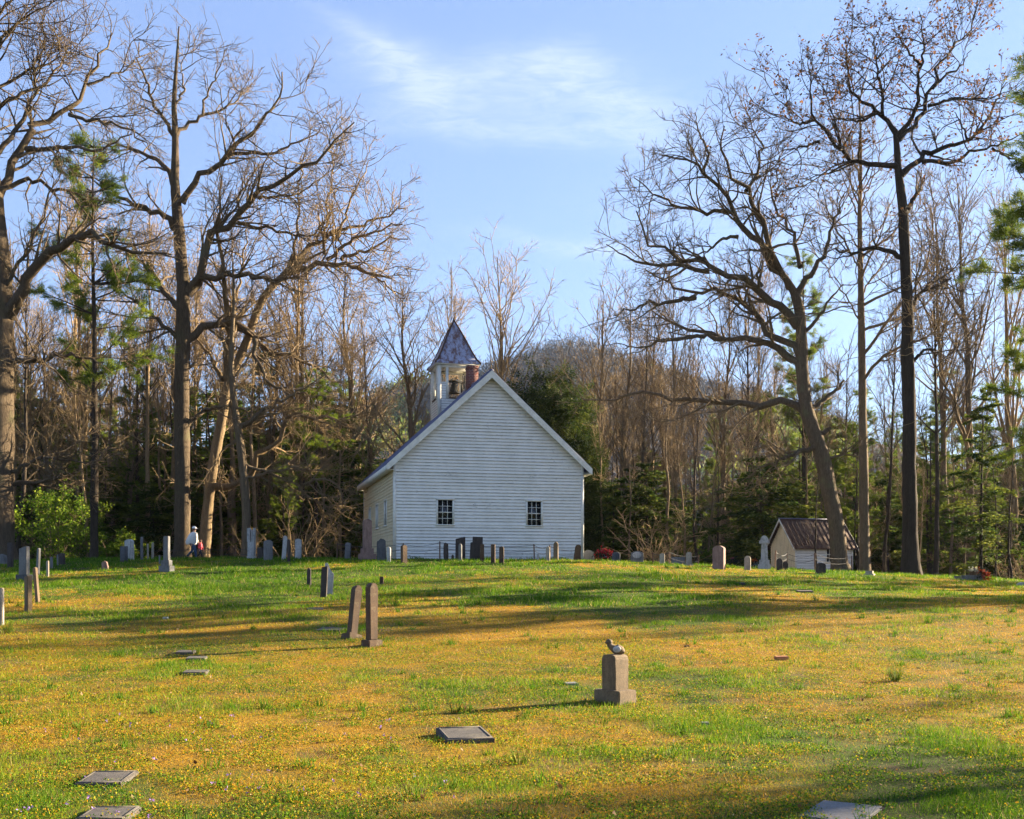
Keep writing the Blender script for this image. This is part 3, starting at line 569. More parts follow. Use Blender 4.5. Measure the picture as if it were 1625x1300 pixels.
pole = [proto_bare('bare_tree', 18, 0.15, M['tan_bark'], 81, 12, 0.5, (40, 70), 0.2, 0.7), proto_bare('bare_tree', 18, 0.13, M['dark_bark'], 82, 12, 0.55, (35, 70), 0.2, 0.7, lean=.05), proto_bare('bare_tree', 18, 0.17, M['grey_bark'], 83, 14, 0.48, (45, 75), 0.22, 0.7)]
brush = [proto_brush('bare_brush', 3.6, 71), proto_brush('bare_brush', 5.0, 72, 'grey_bark', 12)]
USED = set()
def put(proto, x, y, H, label, cat, group, rz=None, wide=1.0, sink=0.15):
    s = H / proto['H']; rz = g0.uniform(0, 6.28) if rz is None else rz
    loc = (x, y, G(x, y) - sink); sc = (s * wide, s * wide, s)
    if proto not in USED:
        USED.add(proto); CHILD[proto] = kids(proto); o = proto
        o.location = loc; o.rotation_euler = (0, 0, rz); o.scale = sc; tag(o, label, cat, group)
    else:
        o = copy_tree(proto, loc, rz, sc, label, group)
    if 'H' in o and o is not proto: pass
    return o
def putpx(proto, px, d, top, label, cat='tree', group=None, **k):
    x = (px - CX0) / F * d; H = CZ + (YH - top) / F * d - G(x, d)
    return put(proto, x, d, H, label, cat, group, **k)
CHURCH_CLEAR = lambda x, y: (-11.0 < x < 6.5 and 46 < y < 71)
# trees one can single out
putpx(bare[5], 803, 80, 402, 'bare tree with a wide fan crown rising behind the church ridge')
putpx(bare[2], 656, 74, 440, 'bare many-branched tree beside the left of the bell tower', wide=1.1)
putpx(bare[1], 717, 90, 420, 'slender bare tree whose top shows right above the steeple tip')
putpx(broad, 858, 77, 583, 'dense dark evergreen whose top shows above the right slope of the church roof', wide=0.85)
putpx(broad, 895, 75, 612, 'dense dark evergreen beside the right slope of the church roof, lower than its neighbour', wide=0.8)
putpx(broad, 922, 73, 690, 'low bushy evergreen just behind the right corner of the church', wide=0.8)
putpx(pine[0], 148, 55, 205, 'straight slim pine with dead stubs on its trunk between the two big left oaks', wide=0.85)
putpx(pine[1], 1700, 41.5, -60, 'tall green pine at the right edge of the picture', wide=1.05)
putpx(pine[1], 1275, 88, 395, 'green pine behind the crown of the oak leaning over the shed', wide=0.8)
putpx(hem[1], 1557, 62, 600, 'dark hemlock in front of the woods by the flower covered grave', wide=0.9)
putpx(bare[3], 1404, 63, 420, 'thin dark tree close by the left of the tallest oak trunk', wide=0.7)
putpx(bare[3], 1484, 61, 330, 'thin leaning dark tree just right of the tallest oak trunk', wide=0.8)
putpx(bare[1], 235, 64, 300, 'vine covered slim tree behind the grey stones left of the walking woman', wide=0.9)
putpx(bare[1], 122, 76, 240, 'pale sunlit tree trunk behind the straight slim pine', wide=1.0)
putpx(bare[3], 28, 58, 380, 'dark trunk tucked behind the massive oak at the left edge', wide=0.9)
putpx(bare[0], 482, 72, 340, 'stout dark trunk midway between the pillared monument and the church', wide=1.2)
putpx(bare[0], 1016, 84, 470, 'bare tree behind the oval carved grey headstone', wide=0.8)
putpx(bare[1], 1039, 86, 450, 'slim pale tree left of the pale blue grave box', wide=0.9)
putpx(bare[5], 1073, 84, 440, 'multi forked bare tree behind the pale blue grave box', wide=0.7)
putpx(bare[2], 1145, 88, 445, 'bare tree behind the pink granite headstone', wide=0.75)
putpx(bare[1], 1205, 84, 380, 'smooth grey trunk right behind the white stepped monument', wide=0.7)
putpx(bare[3], 1194, 87, 400, 'dark trunk close by the left of the smooth grey one near the shed', wide=0.7)
putpx(shrub[0], 85, 58, 752, 'bright yellow green shrub lit by the sun behind the left graves', 'shrub', 'green shrubs behind the left graves', wide=0.85)
putpx(shrub[0], 120, 61, 765, 'yellow green shrub touching the straight slim pine', 'shrub', 'green shrubs behind the left graves', wide=0.65)
putpx(shrub[1], 178, 58, 830, 'low green shrub right of the straight slim pine', 'shrub', 'green shrubs behind the left graves', wide=1.3)
putpx(shrub[1], 212, 57, 838, 'low green shrub behind the tall pale headstone at the left', 'shrub', 'green shrubs behind the left graves', wide=1.2)
putpx(bare[2], 1545, 70, 285, 'bare tree rising behind the dark hemlock near the right edge', wide=0.9)
putpx(bare[5], 1610, 75, 300, 'bare many-stemmed tree at the right edge of the picture', wide=0.8)
putpx(bare[0], 1500, 80, 300, 'bare tree between the tallest oak and the dark hemlock', wide=1.0)
putpx(bare[2], 560, 78, 400, 'bare tree with a spreading crown left of the church roof', wide=1.0)
putpx(bare[5], 945, 84, 470, 'bare tree with tan twigs right of the church roof', wide=1.0)
putpx(bare[2], 985, 88, 480, 'bare spreading tree left of the oval carved headstone', wide=1.0)
# fill: bare trees, evergreens and brush, thinning to the mountain gap behind the church
def fill(n, kinds, xr, yr, hr, lab, cat, grp, minpx=26, wide=(0.8, 1.1), gap=None, rs=None):
    placed = []; k = 0; tries = 0
    while k < n and tries < 4000:
        tries += 1; y = rs.uniform(*yr); px = rs.uniform(*xr); x = (px - CX0) / F * y
        if CHURCH_CLEAR(x, y) or (12 < x < 24 and 60 < y < 71 and cat != 'tree' and y < 72): continue
        if 13 < x < 23 and 62 < y < 71: continue
        if gap and gap(px, y): continue
        if any(abs(px - q) < minpx and abs(y - r) < 12 for q, r in placed): continue
        placed.append((px, y)); p = kinds[rs.integers(len(kinds))]
        H = rs.uniform(*hr)
        put(p, x, y, H, lab, cat, grp, wide=rs.uniform(*wide)); k += 1
rs = np.random.default_rng(5)
LB = 'thin bare tree deep in the woods left of the church'; RB = 'thin bare tree deep in the woods right of the church'
fill(46, [bare[0], bare[1], bare[3], bare[0], bare[1], bare[5]], (-120, 600), (66, 105), (15, 24), LB, 'tree', 'bare trees in the woods left of the church', rs=rs)
fill(16, [bare[4], bare[1], bare[0]], (-60, 560), (62, 76), (9, 14), 'small bare sapling at the edge of the woods left of the church', 'tree', 'saplings left of the church', rs=rs)
fill(38, [bare[0], bare[1], bare[3], bare[2]], (960, 1780), (84, 112), (13, 21), RB, 'tree', 'bare trees in the woods right of the church', rs=rs)
fill(16, [bare[4], bare[3], bare[4]], (1000, 1720), (66, 84), (5.5, 8.5), 'small bare sapling at the edge of the woods right of the church', 'tree', 'saplings right of the church', rs=rs)
fill(8, [bare[2], bare[0], bare[4]], (560, 960), (86, 130), (9, 13), 'bare tree half hidden in the woods behind the church', 'tree', 'bare trees behind the church', rs=rs)
fill(26, pole, (-40, 585), (61, 73), (12, 19), 'slim bare trunk at the front of the woods left of the church', 'tree', 'slim trunks left of the church', rs=rs, minpx=16)
fill(22, pole, (950, 1240), (71, 84), (10, 15), 'slim bare trunk at the front of the woods between church and shed', 'tree', 'slim trunks between church and shed', rs=rs, minpx=11)
fill(16, pole, (1275, 1640), (60, 74), (8, 14), 'slim bare trunk at the front of the woods behind the shed and right of it', 'tree', 'slim trunks right of the shed', rs=rs, minpx=16)
fill(46, hem + [hem[2], hem[2]], (-140, 600), (72, 108), (5, 13), 'dark hemlock in the woods left of the church', 'evergreen', 'hemlocks left of the church', rs=rs, wide=(1.0, 1.6))
fill(12, [pine[1]], (-40, 560), (62, 76), (4.5, 8.5), 'young green pine at the edge of the woods left of the church', 'pine', 'young pines left of the church', rs=rs, minpx=30, wide=(1.2, 1.7))
fill(9, [hem[2], hem[0]], (-40, 570), (63, 72), (4, 8), 'sunlit young hemlock at the edge of the woods left of the church', 'evergreen', 'young hemlocks left of the church', rs=rs, minpx=40, wide=(1.0, 1.4))
fill(14, [pine[1], pine[1], pine[0]], (-60, 580), (66, 96), (11, 17), 'green pine in the woods left of the church', 'pine', 'pines left of the church', rs=rs, minpx=50)
fill(46, hem + [hem[2], hem[0]], (930, 1800), (68, 108), (4, 8.5), 'dark hemlock in the woods right of the church', 'evergreen', 'hemlocks right of the church', rs=rs, wide=(0.9, 1.4))
fill(9, [pine[1], pine[1], pine[0]], (1330, 1720), (72, 96), (10, 15), 'green pine in the woods right of the church', 'pine', 'pines right of the church', rs=rs, minpx=60)
fill(34, hem, (930, 1900), (86, 125), (8, 14), 'tall dark evergreen far back in the woods right of the church', 'evergreen', 'far evergreens right of the church', rs=rs, wide=(1.1, 1.6))
fill(24, hem, (-160, 590), (84, 120), (8, 14), 'tall dark evergreen far back in the woods left of the church', 'evergreen', 'far evergreens left of the church', rs=rs, wide=(1.1, 1.6))
fill(8, [pine[1]], (1100, 1620), (86, 100), (14, 19), 'tall green pine far back in the woods right of the church', 'pine', 'far pines right of the church', rs=rs, minpx=50)
fill(10, hem, (560, 960), (84, 115), (5, 8), 'dark hemlock in the woods behind the church', 'evergreen', 'hemlocks behind the church', rs=rs, wide=(1, 1.4))
fill(16, brush, (-60, 575), (60, 80), (2.5, 4.8), 'tan leafless brush at the edge of the woods left of the church', 'brush', 'brush left of the church', rs=rs, minpx=24)
fill(15, brush, (945, 1720), (63, 82), (2.5, 4.5), 'tan leafless brush at the edge of the woods right of the church', 'brush', 'brush right of the church', rs=rs, minpx=24)
fill(8, shrub, (1100, 1700), (72, 84), (2.5, 5), 'leafy green shrub in the woods right of the church', 'shrub', 'shrubs right of the church', rs=rs)
# trees standing to the right, outside the frame, whose long shadows cross the lawn
for x, y, H, p in SHADE:
    put(bare[p] if p < 10 else pine[p - 10], x, y, H, 'tree right of the graveyard beyond the picture edge', 'tree', 'off-frame shadow trees along the right of the graveyard')

# ------------------------------------------------------------------ ground, mountain
def mossf(x, y):
    b = np.interp(y, [5, 8, 11, 14, 20, 25, 30, 36, 44, 60], [0.26, 0.34, 0.52, 0.70, 0.74, 0.60, 0.42, 0.34, 0.22, 0.15])
    n = fbm(x * 0.28, y * 0.20, 21, 4); n2 = fbm(x * 1.7, y * 1.3, 25, 3)
    return np.clip(b + 0.04 + 1.2 * (n - 0.5) + 0.6 * (n2 - 0.5) - 0.05 * sstep(2, 12, -x) + 0.10 * sstep(0, 9, x), 0, 1)
xs = np.unique(np.r_[np.linspace(-750, -70, 14), np.linspace(-70, -24, 60), np.linspace(-24, 24, 193), np.linspace(24, 70, 60), np.linspace(70, 750, 14)])
ys = np.unique(np.r_[np.linspace(-400, 3, 14), np.linspace(3, 62, 237), np.linspace(62, 160, 80), np.linspace(160, 1270, 14)])
X, Y = np.meshgrid(xs, ys); Z = gz(X, Y); idx = np.arange(X.size).reshape(X.shape)
def ground_mat():
    m, nt, b = new_mat('lawn soil and moss'); a = attr(nt, 'tone')
    n = noise(nt, 9, 8, 0.72); n2 = noise(nt, 1.4, 5, 0.6); n3 = noise(nt, 38, 4, 0.7)
    md = nt.nodes.new('ShaderNodeMath'); md.operation = 'MULTIPLY_ADD'; nt.links.new(n.outputs[0], md.inputs[0]); md.inputs[1].default_value = 0.9; nt.links.new(a.outputs['Fac'], md.inputs[2])
    ms = nt.nodes.new('ShaderNodeMath'); ms.operation = 'SUBTRACT'; nt.links.new(md.outputs[0], ms.inputs[0]); ms.inputs[1].default_value = 0.45
    c = ramp(nt, ms.outputs[0], [(0.0, (0.03, 0.06, 0.010)), (0.35, (0.075, 0.10, 0.014)), (0.55, (0.18, 0.14, 0.012)), (0.8, (0.34, 0.185, 0.011)), (1.0, (0.40, 0.21, 0.015))]).outputs[0]
    c = mixc(nt, ramp(nt, n3.outputs[0], [(0.42, (0.9, 0.9, 0.9)), (0.64, (0, 0, 0))]).outputs[0], c, (0.045, 0.038, 0.014))
    n5 = noise(nt, 0.8, 5, 0.65); c = mixc(nt, ramp(nt, n5.outputs[0], [(0.56, (0, 0, 0)), (0.66, (0.75, 0.75, 0.75))]).outputs[0], c, (0.10, 0.065, 0.035))
    sx = nt.nodes.new('ShaderNodeSeparateXYZ'); tc = nt.nodes.new('ShaderNodeTexCoord'); nt.links.new(tc.outputs['Object'], sx.inputs[0])
    mr = N(nt, 'ShaderNodeMapRange'); mr.inputs['From Min'].default_value = 58; mr.inputs['From Max'].default_value = 64; nt.links.new(sx.outputs[1], mr.inputs['Value'])
    lit = ramp(nt, n.outputs[0], [(0.3, (0.05, 0.033, 0.02)), (0.5, (0.11, 0.07, 0.04)), (0.75, (0.2, 0.135, 0.08))]).outputs[0]
    c = mixc(nt, mr.outputs[0], c, lit)
    nt.links.new(c, b.inputs['Base Color']); b.inputs['Roughness'].default_value = 0.95; b.inputs['Specular IOR Level'].default_value = 0.1
    bump(nt, b, n3.outputs[0], 0.8, 0.04); return m
gm = MB(); gm.add(np.stack([X, Y, Z], -1), np.stack([idx[:-1, :-1], idx[:-1, 1:], idx[1:, 1:], idx[1:, :-1]], -1).reshape(-1, 4), tone=mossf(X, Y).ravel())
tag(gm.build('ground', ground_mat(), None, True), kind='structure')

gmt = np.random.default_rng(8)
rp = [-2500, -900, -300, 200, 480, 560, 600, 640, 690, 740, 800, 850, 885, 910, 940, 980, 1040, 1120, 1250, 1500, 1900, 3000, 4500]
rv = [880, 800, 730, 725, 700, 670, 640, 622, 614, 600, 586, 568, 556, 553, 558, 572, 596, 618, 650, 740, 780, 820, 880]
npx, nt_ = 820, 150
pxs = np.interp(np.linspace(0, 1, npx), [0, 0.12, 0.85, 1], [-240, 300, 1400, 1860]); tt = np.linspace(0, 1.25, nt_)
PX, TT = np.meshgrid(pxs, tt); DD = 230 + 720 * TT
ridge = (YH - np.interp(PX, rp, rv)) / F * 950
ridge = np.apply_along_axis(lambda r: np.convolve(np.pad(r, 6, mode='edge'), np.ones(13) / 13, 'valid'), 1, ridge)
prof = np.interp(TT, [0, 0.25, 0.5, 0.75, 1, 1.12, 1.25], [0, 0.14, 0.38, 0.72, 1, 0.9, 0.6])
XX = (PX - CX0) / F * DD
rough_ = (fbm(XX * 0.009, DD * 0.009, 31, 5) - 0.5) * 46 * np.clip(TT * 2, 0, 1) * np.clip(abs(TT - 1) * 3 + 0.08, 0, 1)
ZZ = CZ + ridge * prof + rough_ + gmt.normal(size=PX.shape) * 2.0 * np.clip(TT * 4, 0, 1) - 0.8 * (TT < 0.01) * 8
def mountain_mat():
    m, nt, b = new_mat('wooded mountain'); n = noise(nt, 0.016, 5, 0.6); n2 = noise(nt, 0.16, 5, 0.75)
    c = ramp(nt, n2.outputs[0], [(0.32, (0.05, 0.042, 0.042)), (0.5, (0.095, 0.078, 0.075)), (0.68, (0.15, 0.12, 0.11))]).outputs[0]
    gr = ramp(nt, n2.outputs[0], [(0.35, (0.02, 0.04, 0.018)), (0.7, (0.06, 0.09, 0.03))]).outputs[0]
    c = mixc(nt, ramp(nt, n.outputs[0], [(0.50, (0, 0, 0)), (0.60, (0.75, 0.75, 0.75))]).outputs[0], c, gr)
    nt.links.new(c, b.inputs['Base Color']); b.inputs['Roughness'].default_value = 1.0; b.inputs['Specular IOR Level'].default_value = 0.0
    return m
mi = np.arange(PX.size).reshape(PX.shape)
mm = MB(); mm.add(np.stack([XX, DD, ZZ], -1), np.stack([mi[:-1, :-1], mi[:-1, 1:], mi[1:, 1:], mi[1:, :-1]], -1).reshape(-1, 4))
tag(mm.build('mountain', mountain_mat(), None, True), kind='structure')
FARM = bark_mat('far twigs', (0.085, 0.078, 0.082), (0.085, 0.078, 0.082))
# the mountain's own wood, far too many trees to count
nf = 16000; pf = gmt.uniform(380, 1350, nf); tf = gmt.uniform(0.12, 1.03, nf) ** 0.8; jf = np.clip(np.searchsorted(pxs, pf), 1, npx - 2); kf = np.clip((tf / 1.25 * (nt_ - 1)).astype(int), 1, nt_ - 2)
bx = XX[kf, jf]; by = DD[kf, jf]; bz = ZZ[kf, jf]; hh = gmt.uniform(6, 15, nf); ev = fbm(bx * 0.01, by * 0.01, 77, 3) + 0.16 * (tf - 0.6) > 0.56
for ism, nm in ((False, 'far_bare_wood'), (True, 'far_evergreen_wood')):
    s = ev == ism; n = int(s.sum()); c = np.repeat(np.stack([bx[s], by[s], bz[s] + hh[s] * 0.55], 1), 14, 0) + gmt.normal(size=(n * 14, 3)) * np.repeat(hh[s], 14)[:, None] * np.array([.2, .2, .22])
    fb = MB(); leafcloud(fb, c, 5.0 if not ism else 3.2, 0.5 if not ism else 1.6, gmt, 1.6)
    tag(fb.build(nm, FARM if not ism else M['hem_leaf'], None), 'distant ' + ('leafless' if not ism else 'evergreen') + ' woods covering the mountain behind the church', 'woods', kind='stuff')

# ------------------------------------------------------------------ grass
gg = np.random.default_rng(17)
def grass_mat():
    return leaf_mat('grass blades', [(0, (0.022, 0.07, 0.005)), (0.2, (0.07, 0.155, 0.007)), (0.4, (0.16, 0.235, 0.010)), (0.52, (0.30, 0.27, 0.013)), (0.68, (0.46, 0.26, 0.012)), (0.85, (0.42, 0.18, 0.012)), (1.0, (0.45, 0.34, 0.17))], 0.4)
GV = MB()
def inside_church(x, y):
    dx = x + 5.38; dy = y - 50; c, s = math.cos(R(14)), math.sin(R(14)); u_ = dx * c + dy * s; v_ = -dx * s + dy * c
    return (u_ > -0.05) & (u_ < 9.1) & (v_ > -0.03) & (v_ < 12.2)
def blades(x, y, h, wd, tone, lean=0.5):
    n = len(x); z = gz(x, y) - 0.006; a = gg.uniform(0, 2 * np.pi, n); s = np.stack([np.cos(a), np.sin(a), np.zeros(n)], 1) * (wd * 0.5)[:, None]
    p = np.stack([x, y, z], 1); la = gg.uniform(0, 2 * np.pi, n); lv = np.stack([np.cos(la), np.sin(la), np.zeros(n)], 1) * (h * lean * gg.uniform(0.2, 1.4, n))[:, None]
    tip = p + lv + np.array([0, 0, 1.0]) * (h * gg.uniform(0.75, 1.1, n))[:, None]
    GV.add(np.stack([p - s, p + s, tip], 1).reshape(-1, 3), tris=np.arange(n * 3).reshape(n, 3), tone=np.repeat(np.clip(tone, 0, 1), 3))
for y0, y1, dens, hs, ws in [(5.6, 9, 4300, 1.05, 0.0042), (9, 13, 2600, 1.0, 0.005), (13, 19, 1150, 1.05, 0.008), (19, 28, 620, 1.15, 0.012), (28, 38, 400, 1.3, 0.017), (38, 50, 270, 1.4, 0.023), (50, 61, 120, 1.5, 0.03)]:
    xw = 0.56 * y1 + 1.0; n = int(2 * xw * (y1 - y0) * dens)
    x = gg.uniform(-xw, xw, n); y = gg.uniform(y0, y1, n); k = (np.abs(x) < 0.52 * y + 1.0) & ~inside_church(x, y); x = x[k]; y = y[k]; n = len(x)
    m = mossf(x, y); tuft = fbm(x * 0.9, y * 0.9, 41, 3); rnd = gg.random(n)
    mossy = rnd < 0.9 * sstep(0.2, 0.8, m)
    h = np.where(mossy, gg.uniform(0.010, 0.028, n), gg.uniform(0.018, 0.048, n) * (0.6 + 1.7 * sstep(0.45, 0.75, tuft)) * np.interp(y, [5, 20, 34, 50], [0.85, 1.0, 1.5, 1.3])) * hs
    tone = np.where(mossy, 0.66 + 0.10 * gg.normal(size=n) - 0.10 * (tuft - 0.5) * 4, 0.24 + 0.10 * gg.normal(size=n) + 0.30 * (m - 0.3) + 0.06 * (rnd - .5))
    straw = gg.random(n) < 0.035; tone = np.where(straw, 0.97, tone); h = np.where(straw & mossy, h * 1.7, h)
    blades(x, y, h, ws * gg.uniform(0.7, 1.4, n) * np.where(mossy, 1.25, 1.0), tone, np.where(mossy, 0.9, 0.55))
# small clover leaves and upright tufts
n = 420000; y = 5.6 + 16 * gg.random(n) ** 1.0; x = gg.uniform(-1, 1, n) * (0.50 * y + 0.5); k = fbm(x * 3.1, y * 3.1, 51, 3) > 0.46; x = x[k]; y = y[k]; n = len(x)
cm_ = mossf(x, y); cc_ = fbm(x * 5, y * 5, 57, 2); ct = np.where(gg.random(n) < 0.5 * sstep(0.3, 0.7, cm_ + 0.8 * (cc_ - 0.5)), 0.40 + 0.18 * gg.random(n), 0.06 + 0.32 * gg.random(n))
leafcloud(GV, np.stack([x, y, gz(x, y) + gg.uniform(0.004, 0.035, n) * (0.6 + cc_)], 1), 0.017, 0.012, gg, 0.7, ct)
for k in range(520):
    y0 = 6 + 42 * gg.random() ** 1.1; x0 = gg.uniform(-0.5, 0.5) * y0; m = gg.integers(10, 34)
    if inside_church(np.array([x0]), np.array([y0]))[0]: continue
    hh_ = gg.uniform(0.07, 0.15) * (1 + 0.012 * y0)
    blades(x0 + gg.normal(size=m) * 0.05, y0 + gg.normal(size=m) * 0.05, gg.uniform(0.5, 1.2, m) * hh_, np.full(m, 0.006 + 0.0004 * y0), gg.normal(0.12, 0.07, m) + 0.02, 0.45)
tag(GV.build('grass', grass_mat(), None), 'green and orange tinted lawn grass covering the graveyard slope', 'grass', kind='stuff')
# fallen leaves and violets, uncountable
lf = MB(); n = 800; y = 5.8 + 24 * gg.random(n) ** 1.3; x = gg.uniform(-.5, .5, n) * y; leafcloud(lf, np.stack([x, y, gz(x, y) + gg.uniform(0.01, 0.03, n)], 1), 0.055, 0.03, gg, 0.8)
m_ = leaf_mat('dead leaves', [(0, (0.07, 0.035, 0.018)), (0.5, (0.20, 0.11, 0.05)), (1, (0.36, 0.24, 0.13))], 0.2)
tag(lf.build('fallen_leaves', m_, None), 'dry brown leaves scattered over the lawn', 'leaves', kind='stuff')
vb = MB(); n = 110; y = 5.9 + 6.5 * gg.random(n) ** 1.2; x = gg.uniform(-.5, -.05, n) * y; k = fbm(x * .7, y * .7, 61, 3) > 0.48; x = x[k]; y = y[k]
c = np.repeat(np.stack([x, y, gz(x, y) + 0.035], 1), 4, 0) + gg.normal(size=(len(x) * 4, 3)) * 0.010; leafcloud(vb, c, 0.022, 0.018, gg, 1.0)
tag(vb.build('violets', leaf_mat('violet petals', [(0, (0.16, 0.08, 0.30)), (1, (0.38, 0.25, 0.55))], 0.3), None), 'tiny purple violets in the near grass', 'flowers', kind='stuff')

# ------------------------------------------------------------------ church
TH = 14.0; cx, cy = -5.38, 50.0; cbase = G(cx, cy); WID, LEN = 9.02, 12.1
church = empty('church', (cx, cy, cbase), R(TH)); tag(church, 'white clapboard church with a bell tower and plain gable end facing the graveyard', 'church')
zl = lambda w: CZ + w - cbase                        # height above the eye -> local height
ROOF_S = 0.913; ZR = zl(9.55); ztop = lambda s: ZR - ROOF_S * abs(s - WID / 2)
def clap(mb, O, A, Nn, s_of, z0, z1, expo=0.149, holes=(), lip=0.030, g=None):
    O = np.array(O, float); A = np.array(A, float); Nn = np.array(Nn, float)
    pt = lambda s, n, z: O + A * s + Nn * n + np.array([0, 0, z])
    nb = int(math.ceil((z1 - z0) / expo))
    for b in range(nb):
        za, zb = z0 + b * expo, min(z0 + (b + 1) * expo, z1)
        jit = (g.normal() * 0.004 if g is not None else 0)
        cuts = sorted({za, zb} | {h[k] for h in holes for k in (2, 3) if za < h[k] < zb})
        for ca, cb_ in zip(cuts[:-1], cuts[1:]):
            nn = lambda z: lip * (1 - (z - za) / expo) + 0.004 + jit * (1 - (z - za) / expo)
            l0, r0 = s_of(ca); l1, r1 = s_of(cb_)
            spans = [(l0, r0, l1, r1)]; mid = 0.5 * (ca + cb_)
            hs_ = sorted([h for h in holes if h[2] < mid < h[3]])
            if hs_:
                edges = [l0] + [v for h in hs_ for v in h[:2]] + [r0]
                spans = [(edges[i], edges[i + 1], edges[i] if i else l1, edges[i + 1] if i < len(edges) - 2 else r1) for i in range(0, len(edges), 2)]
            for a0, b0, a1, b1 in spans:
                if b0 - a0 < 0.005: continue
                if ca == za and cb_ - ca > 0.05:
                    f_ = 0.024 / (cb_ - ca); cm = ca + 0.024; a2, b2 = a0 + (a1 - a0) * f_, b0 + (b1 - b0) * f_
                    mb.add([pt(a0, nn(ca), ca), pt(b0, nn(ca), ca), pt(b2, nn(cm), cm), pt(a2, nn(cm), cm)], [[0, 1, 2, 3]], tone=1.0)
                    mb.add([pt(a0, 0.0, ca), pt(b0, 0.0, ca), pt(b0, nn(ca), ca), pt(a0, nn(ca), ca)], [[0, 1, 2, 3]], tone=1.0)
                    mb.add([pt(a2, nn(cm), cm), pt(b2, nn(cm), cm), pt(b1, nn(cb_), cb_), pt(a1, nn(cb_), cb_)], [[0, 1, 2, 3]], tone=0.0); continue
                mb.add([pt(a0, nn(ca), ca), pt(b0, nn(ca), ca), pt(b1, nn(cb_), cb_), pt(a1, nn(cb_), cb_)], [[0, 1, 2, 3]], tone=0.0)
                if ca == za: mb.add([pt(a0, 0.0, ca), pt(b0, 0.0, ca), pt(b0, nn(ca), ca), pt(a0, nn(ca), ca)], [[0, 1, 2, 3]])
def window_at(parent, O, A, Nn, s0, s1, z0, z1, cols, rows):
    """frame (with sill) as the part, its pane and glazing bars as sub-parts"""
    Mx = Matrix(((A[0], Nn[0], 0, O[0]), (A[1], Nn[1], 0, O[1]), (0, 0, 1, O[2]), (0, 0, 0, 1)))
    fb = MB(); f = 0.075
    fb.box(s0 - f, s0, -0.06, 0.05, z0, z1, Mx); fb.box(s1, s1 + f, -0.06, 0.05, z0, z1, Mx); fb.box(s0 - f - .02, s1 + f + .02, -0.06, 0.06, z1, z1 + f, Mx); fb.box(s0 - f - .03, s1 + f + .03, -0.06, 0.08, z0 - 0.06, z0, Mx)
    w_ = fb.build('window', M['trim'], parent)
    pb = MB(); pb.box(s0, s1, -0.075, -0.055, z0, z1, Mx); pb.build('pane', M['glass'], w_)
    bb = MB()
    for c in range(1, cols): x = s0 + (s1 - s0) * c / cols; bb.box(x - .011, x + .011, -0.052, -0.02, z0, z1, Mx)
    for r_ in range(1, rows):
        z = z0 + (z1 - z0) * r_ / rows; t = 0.022 if r_ * 2 == rows else 0.011
        bb.box(s0, s1, -0.050, -0.018, z - t, z + t, Mx)
    bb.build('glazing_bars', M['trim'], w_); return w_
gc = np.random.default_rng(23)
zw0, zw1 = zl(2.40), zl(3.52); zbot = -0.35
fw = MB(); hf = [(2.03, 2.71, zw0, zw1), (6.29, 6.95, zw0, zw1)]
def span_front(z):
    if z <= ztop(0) - 0.1: return 0.0, WID
    d = max((ZR - 0.1 - z) / ROOF_S, 0.0); return WID / 2 - min(d, WID / 2), WID / 2 + min(d, WID / 2)
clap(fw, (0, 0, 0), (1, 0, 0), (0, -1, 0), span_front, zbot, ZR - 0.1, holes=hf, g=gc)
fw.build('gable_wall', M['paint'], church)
bw = MB(); clap(bw, (WID, LEN, 0), (-1, 0, 0), (0, 1, 0), span_front, zbot, ZR - 0.1, expo=0.15); bw.build('gable_wall', M['paint'], church)
hl = [(LEN - y - 0.38, LEN - y + 0.38, zw0 + .05, zw1 + .1) for y in (2.75, 6.05, 9.2)]
sw = MB(); clap(sw, (0, LEN, 0), (0, -1, 0), (-1, 0, 0), lambda z: (0, LEN), zbot, ztop(0) - 0.1, holes=sorted(hl), g=gc); sw.build('side_wall', M['cream'], church)['label'] = 'white clapboard side wall with warm bounce light in its paint colour'  # cream tone paints warm bounce light onto this wall
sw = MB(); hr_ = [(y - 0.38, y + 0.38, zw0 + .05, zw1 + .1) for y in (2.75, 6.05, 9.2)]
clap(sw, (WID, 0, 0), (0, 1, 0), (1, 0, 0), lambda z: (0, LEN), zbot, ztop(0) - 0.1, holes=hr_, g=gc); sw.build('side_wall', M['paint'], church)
for h in hf: window_at(church, (0, 0, 0), (1, 0), (0, -1), *h, 3, 4)
for h in hl: window_at(church, (0, LEN, 0), (0, -1), (-1, 0), *h, 3, 4)
for h in hr_: window_at(church, (WID, 0, 0), (0, 1), (1, 0), *h, 3, 4)
cbm = [(-.036, .10, -.036, -.002), (-.036, -.002, -.002, .10), (WID - .10, WID + .036, -.036, -.002), (WID + .002, WID + .036, -.002, .10), (-.036, -.002, LEN - .10, LEN + .036), (WID + .002, WID + .036, LEN - .10, LEN + .036)]
for a, b, c, d in cbm:
    q = MB(); q.box(a, b, c, d, zbot, ztop(0) - 0.14 if True else 0); q.build('corner_board', M['trim'], church)
OV, OE = 0.32, 0.36                                   # gable and eave overhangs
rf = MB()
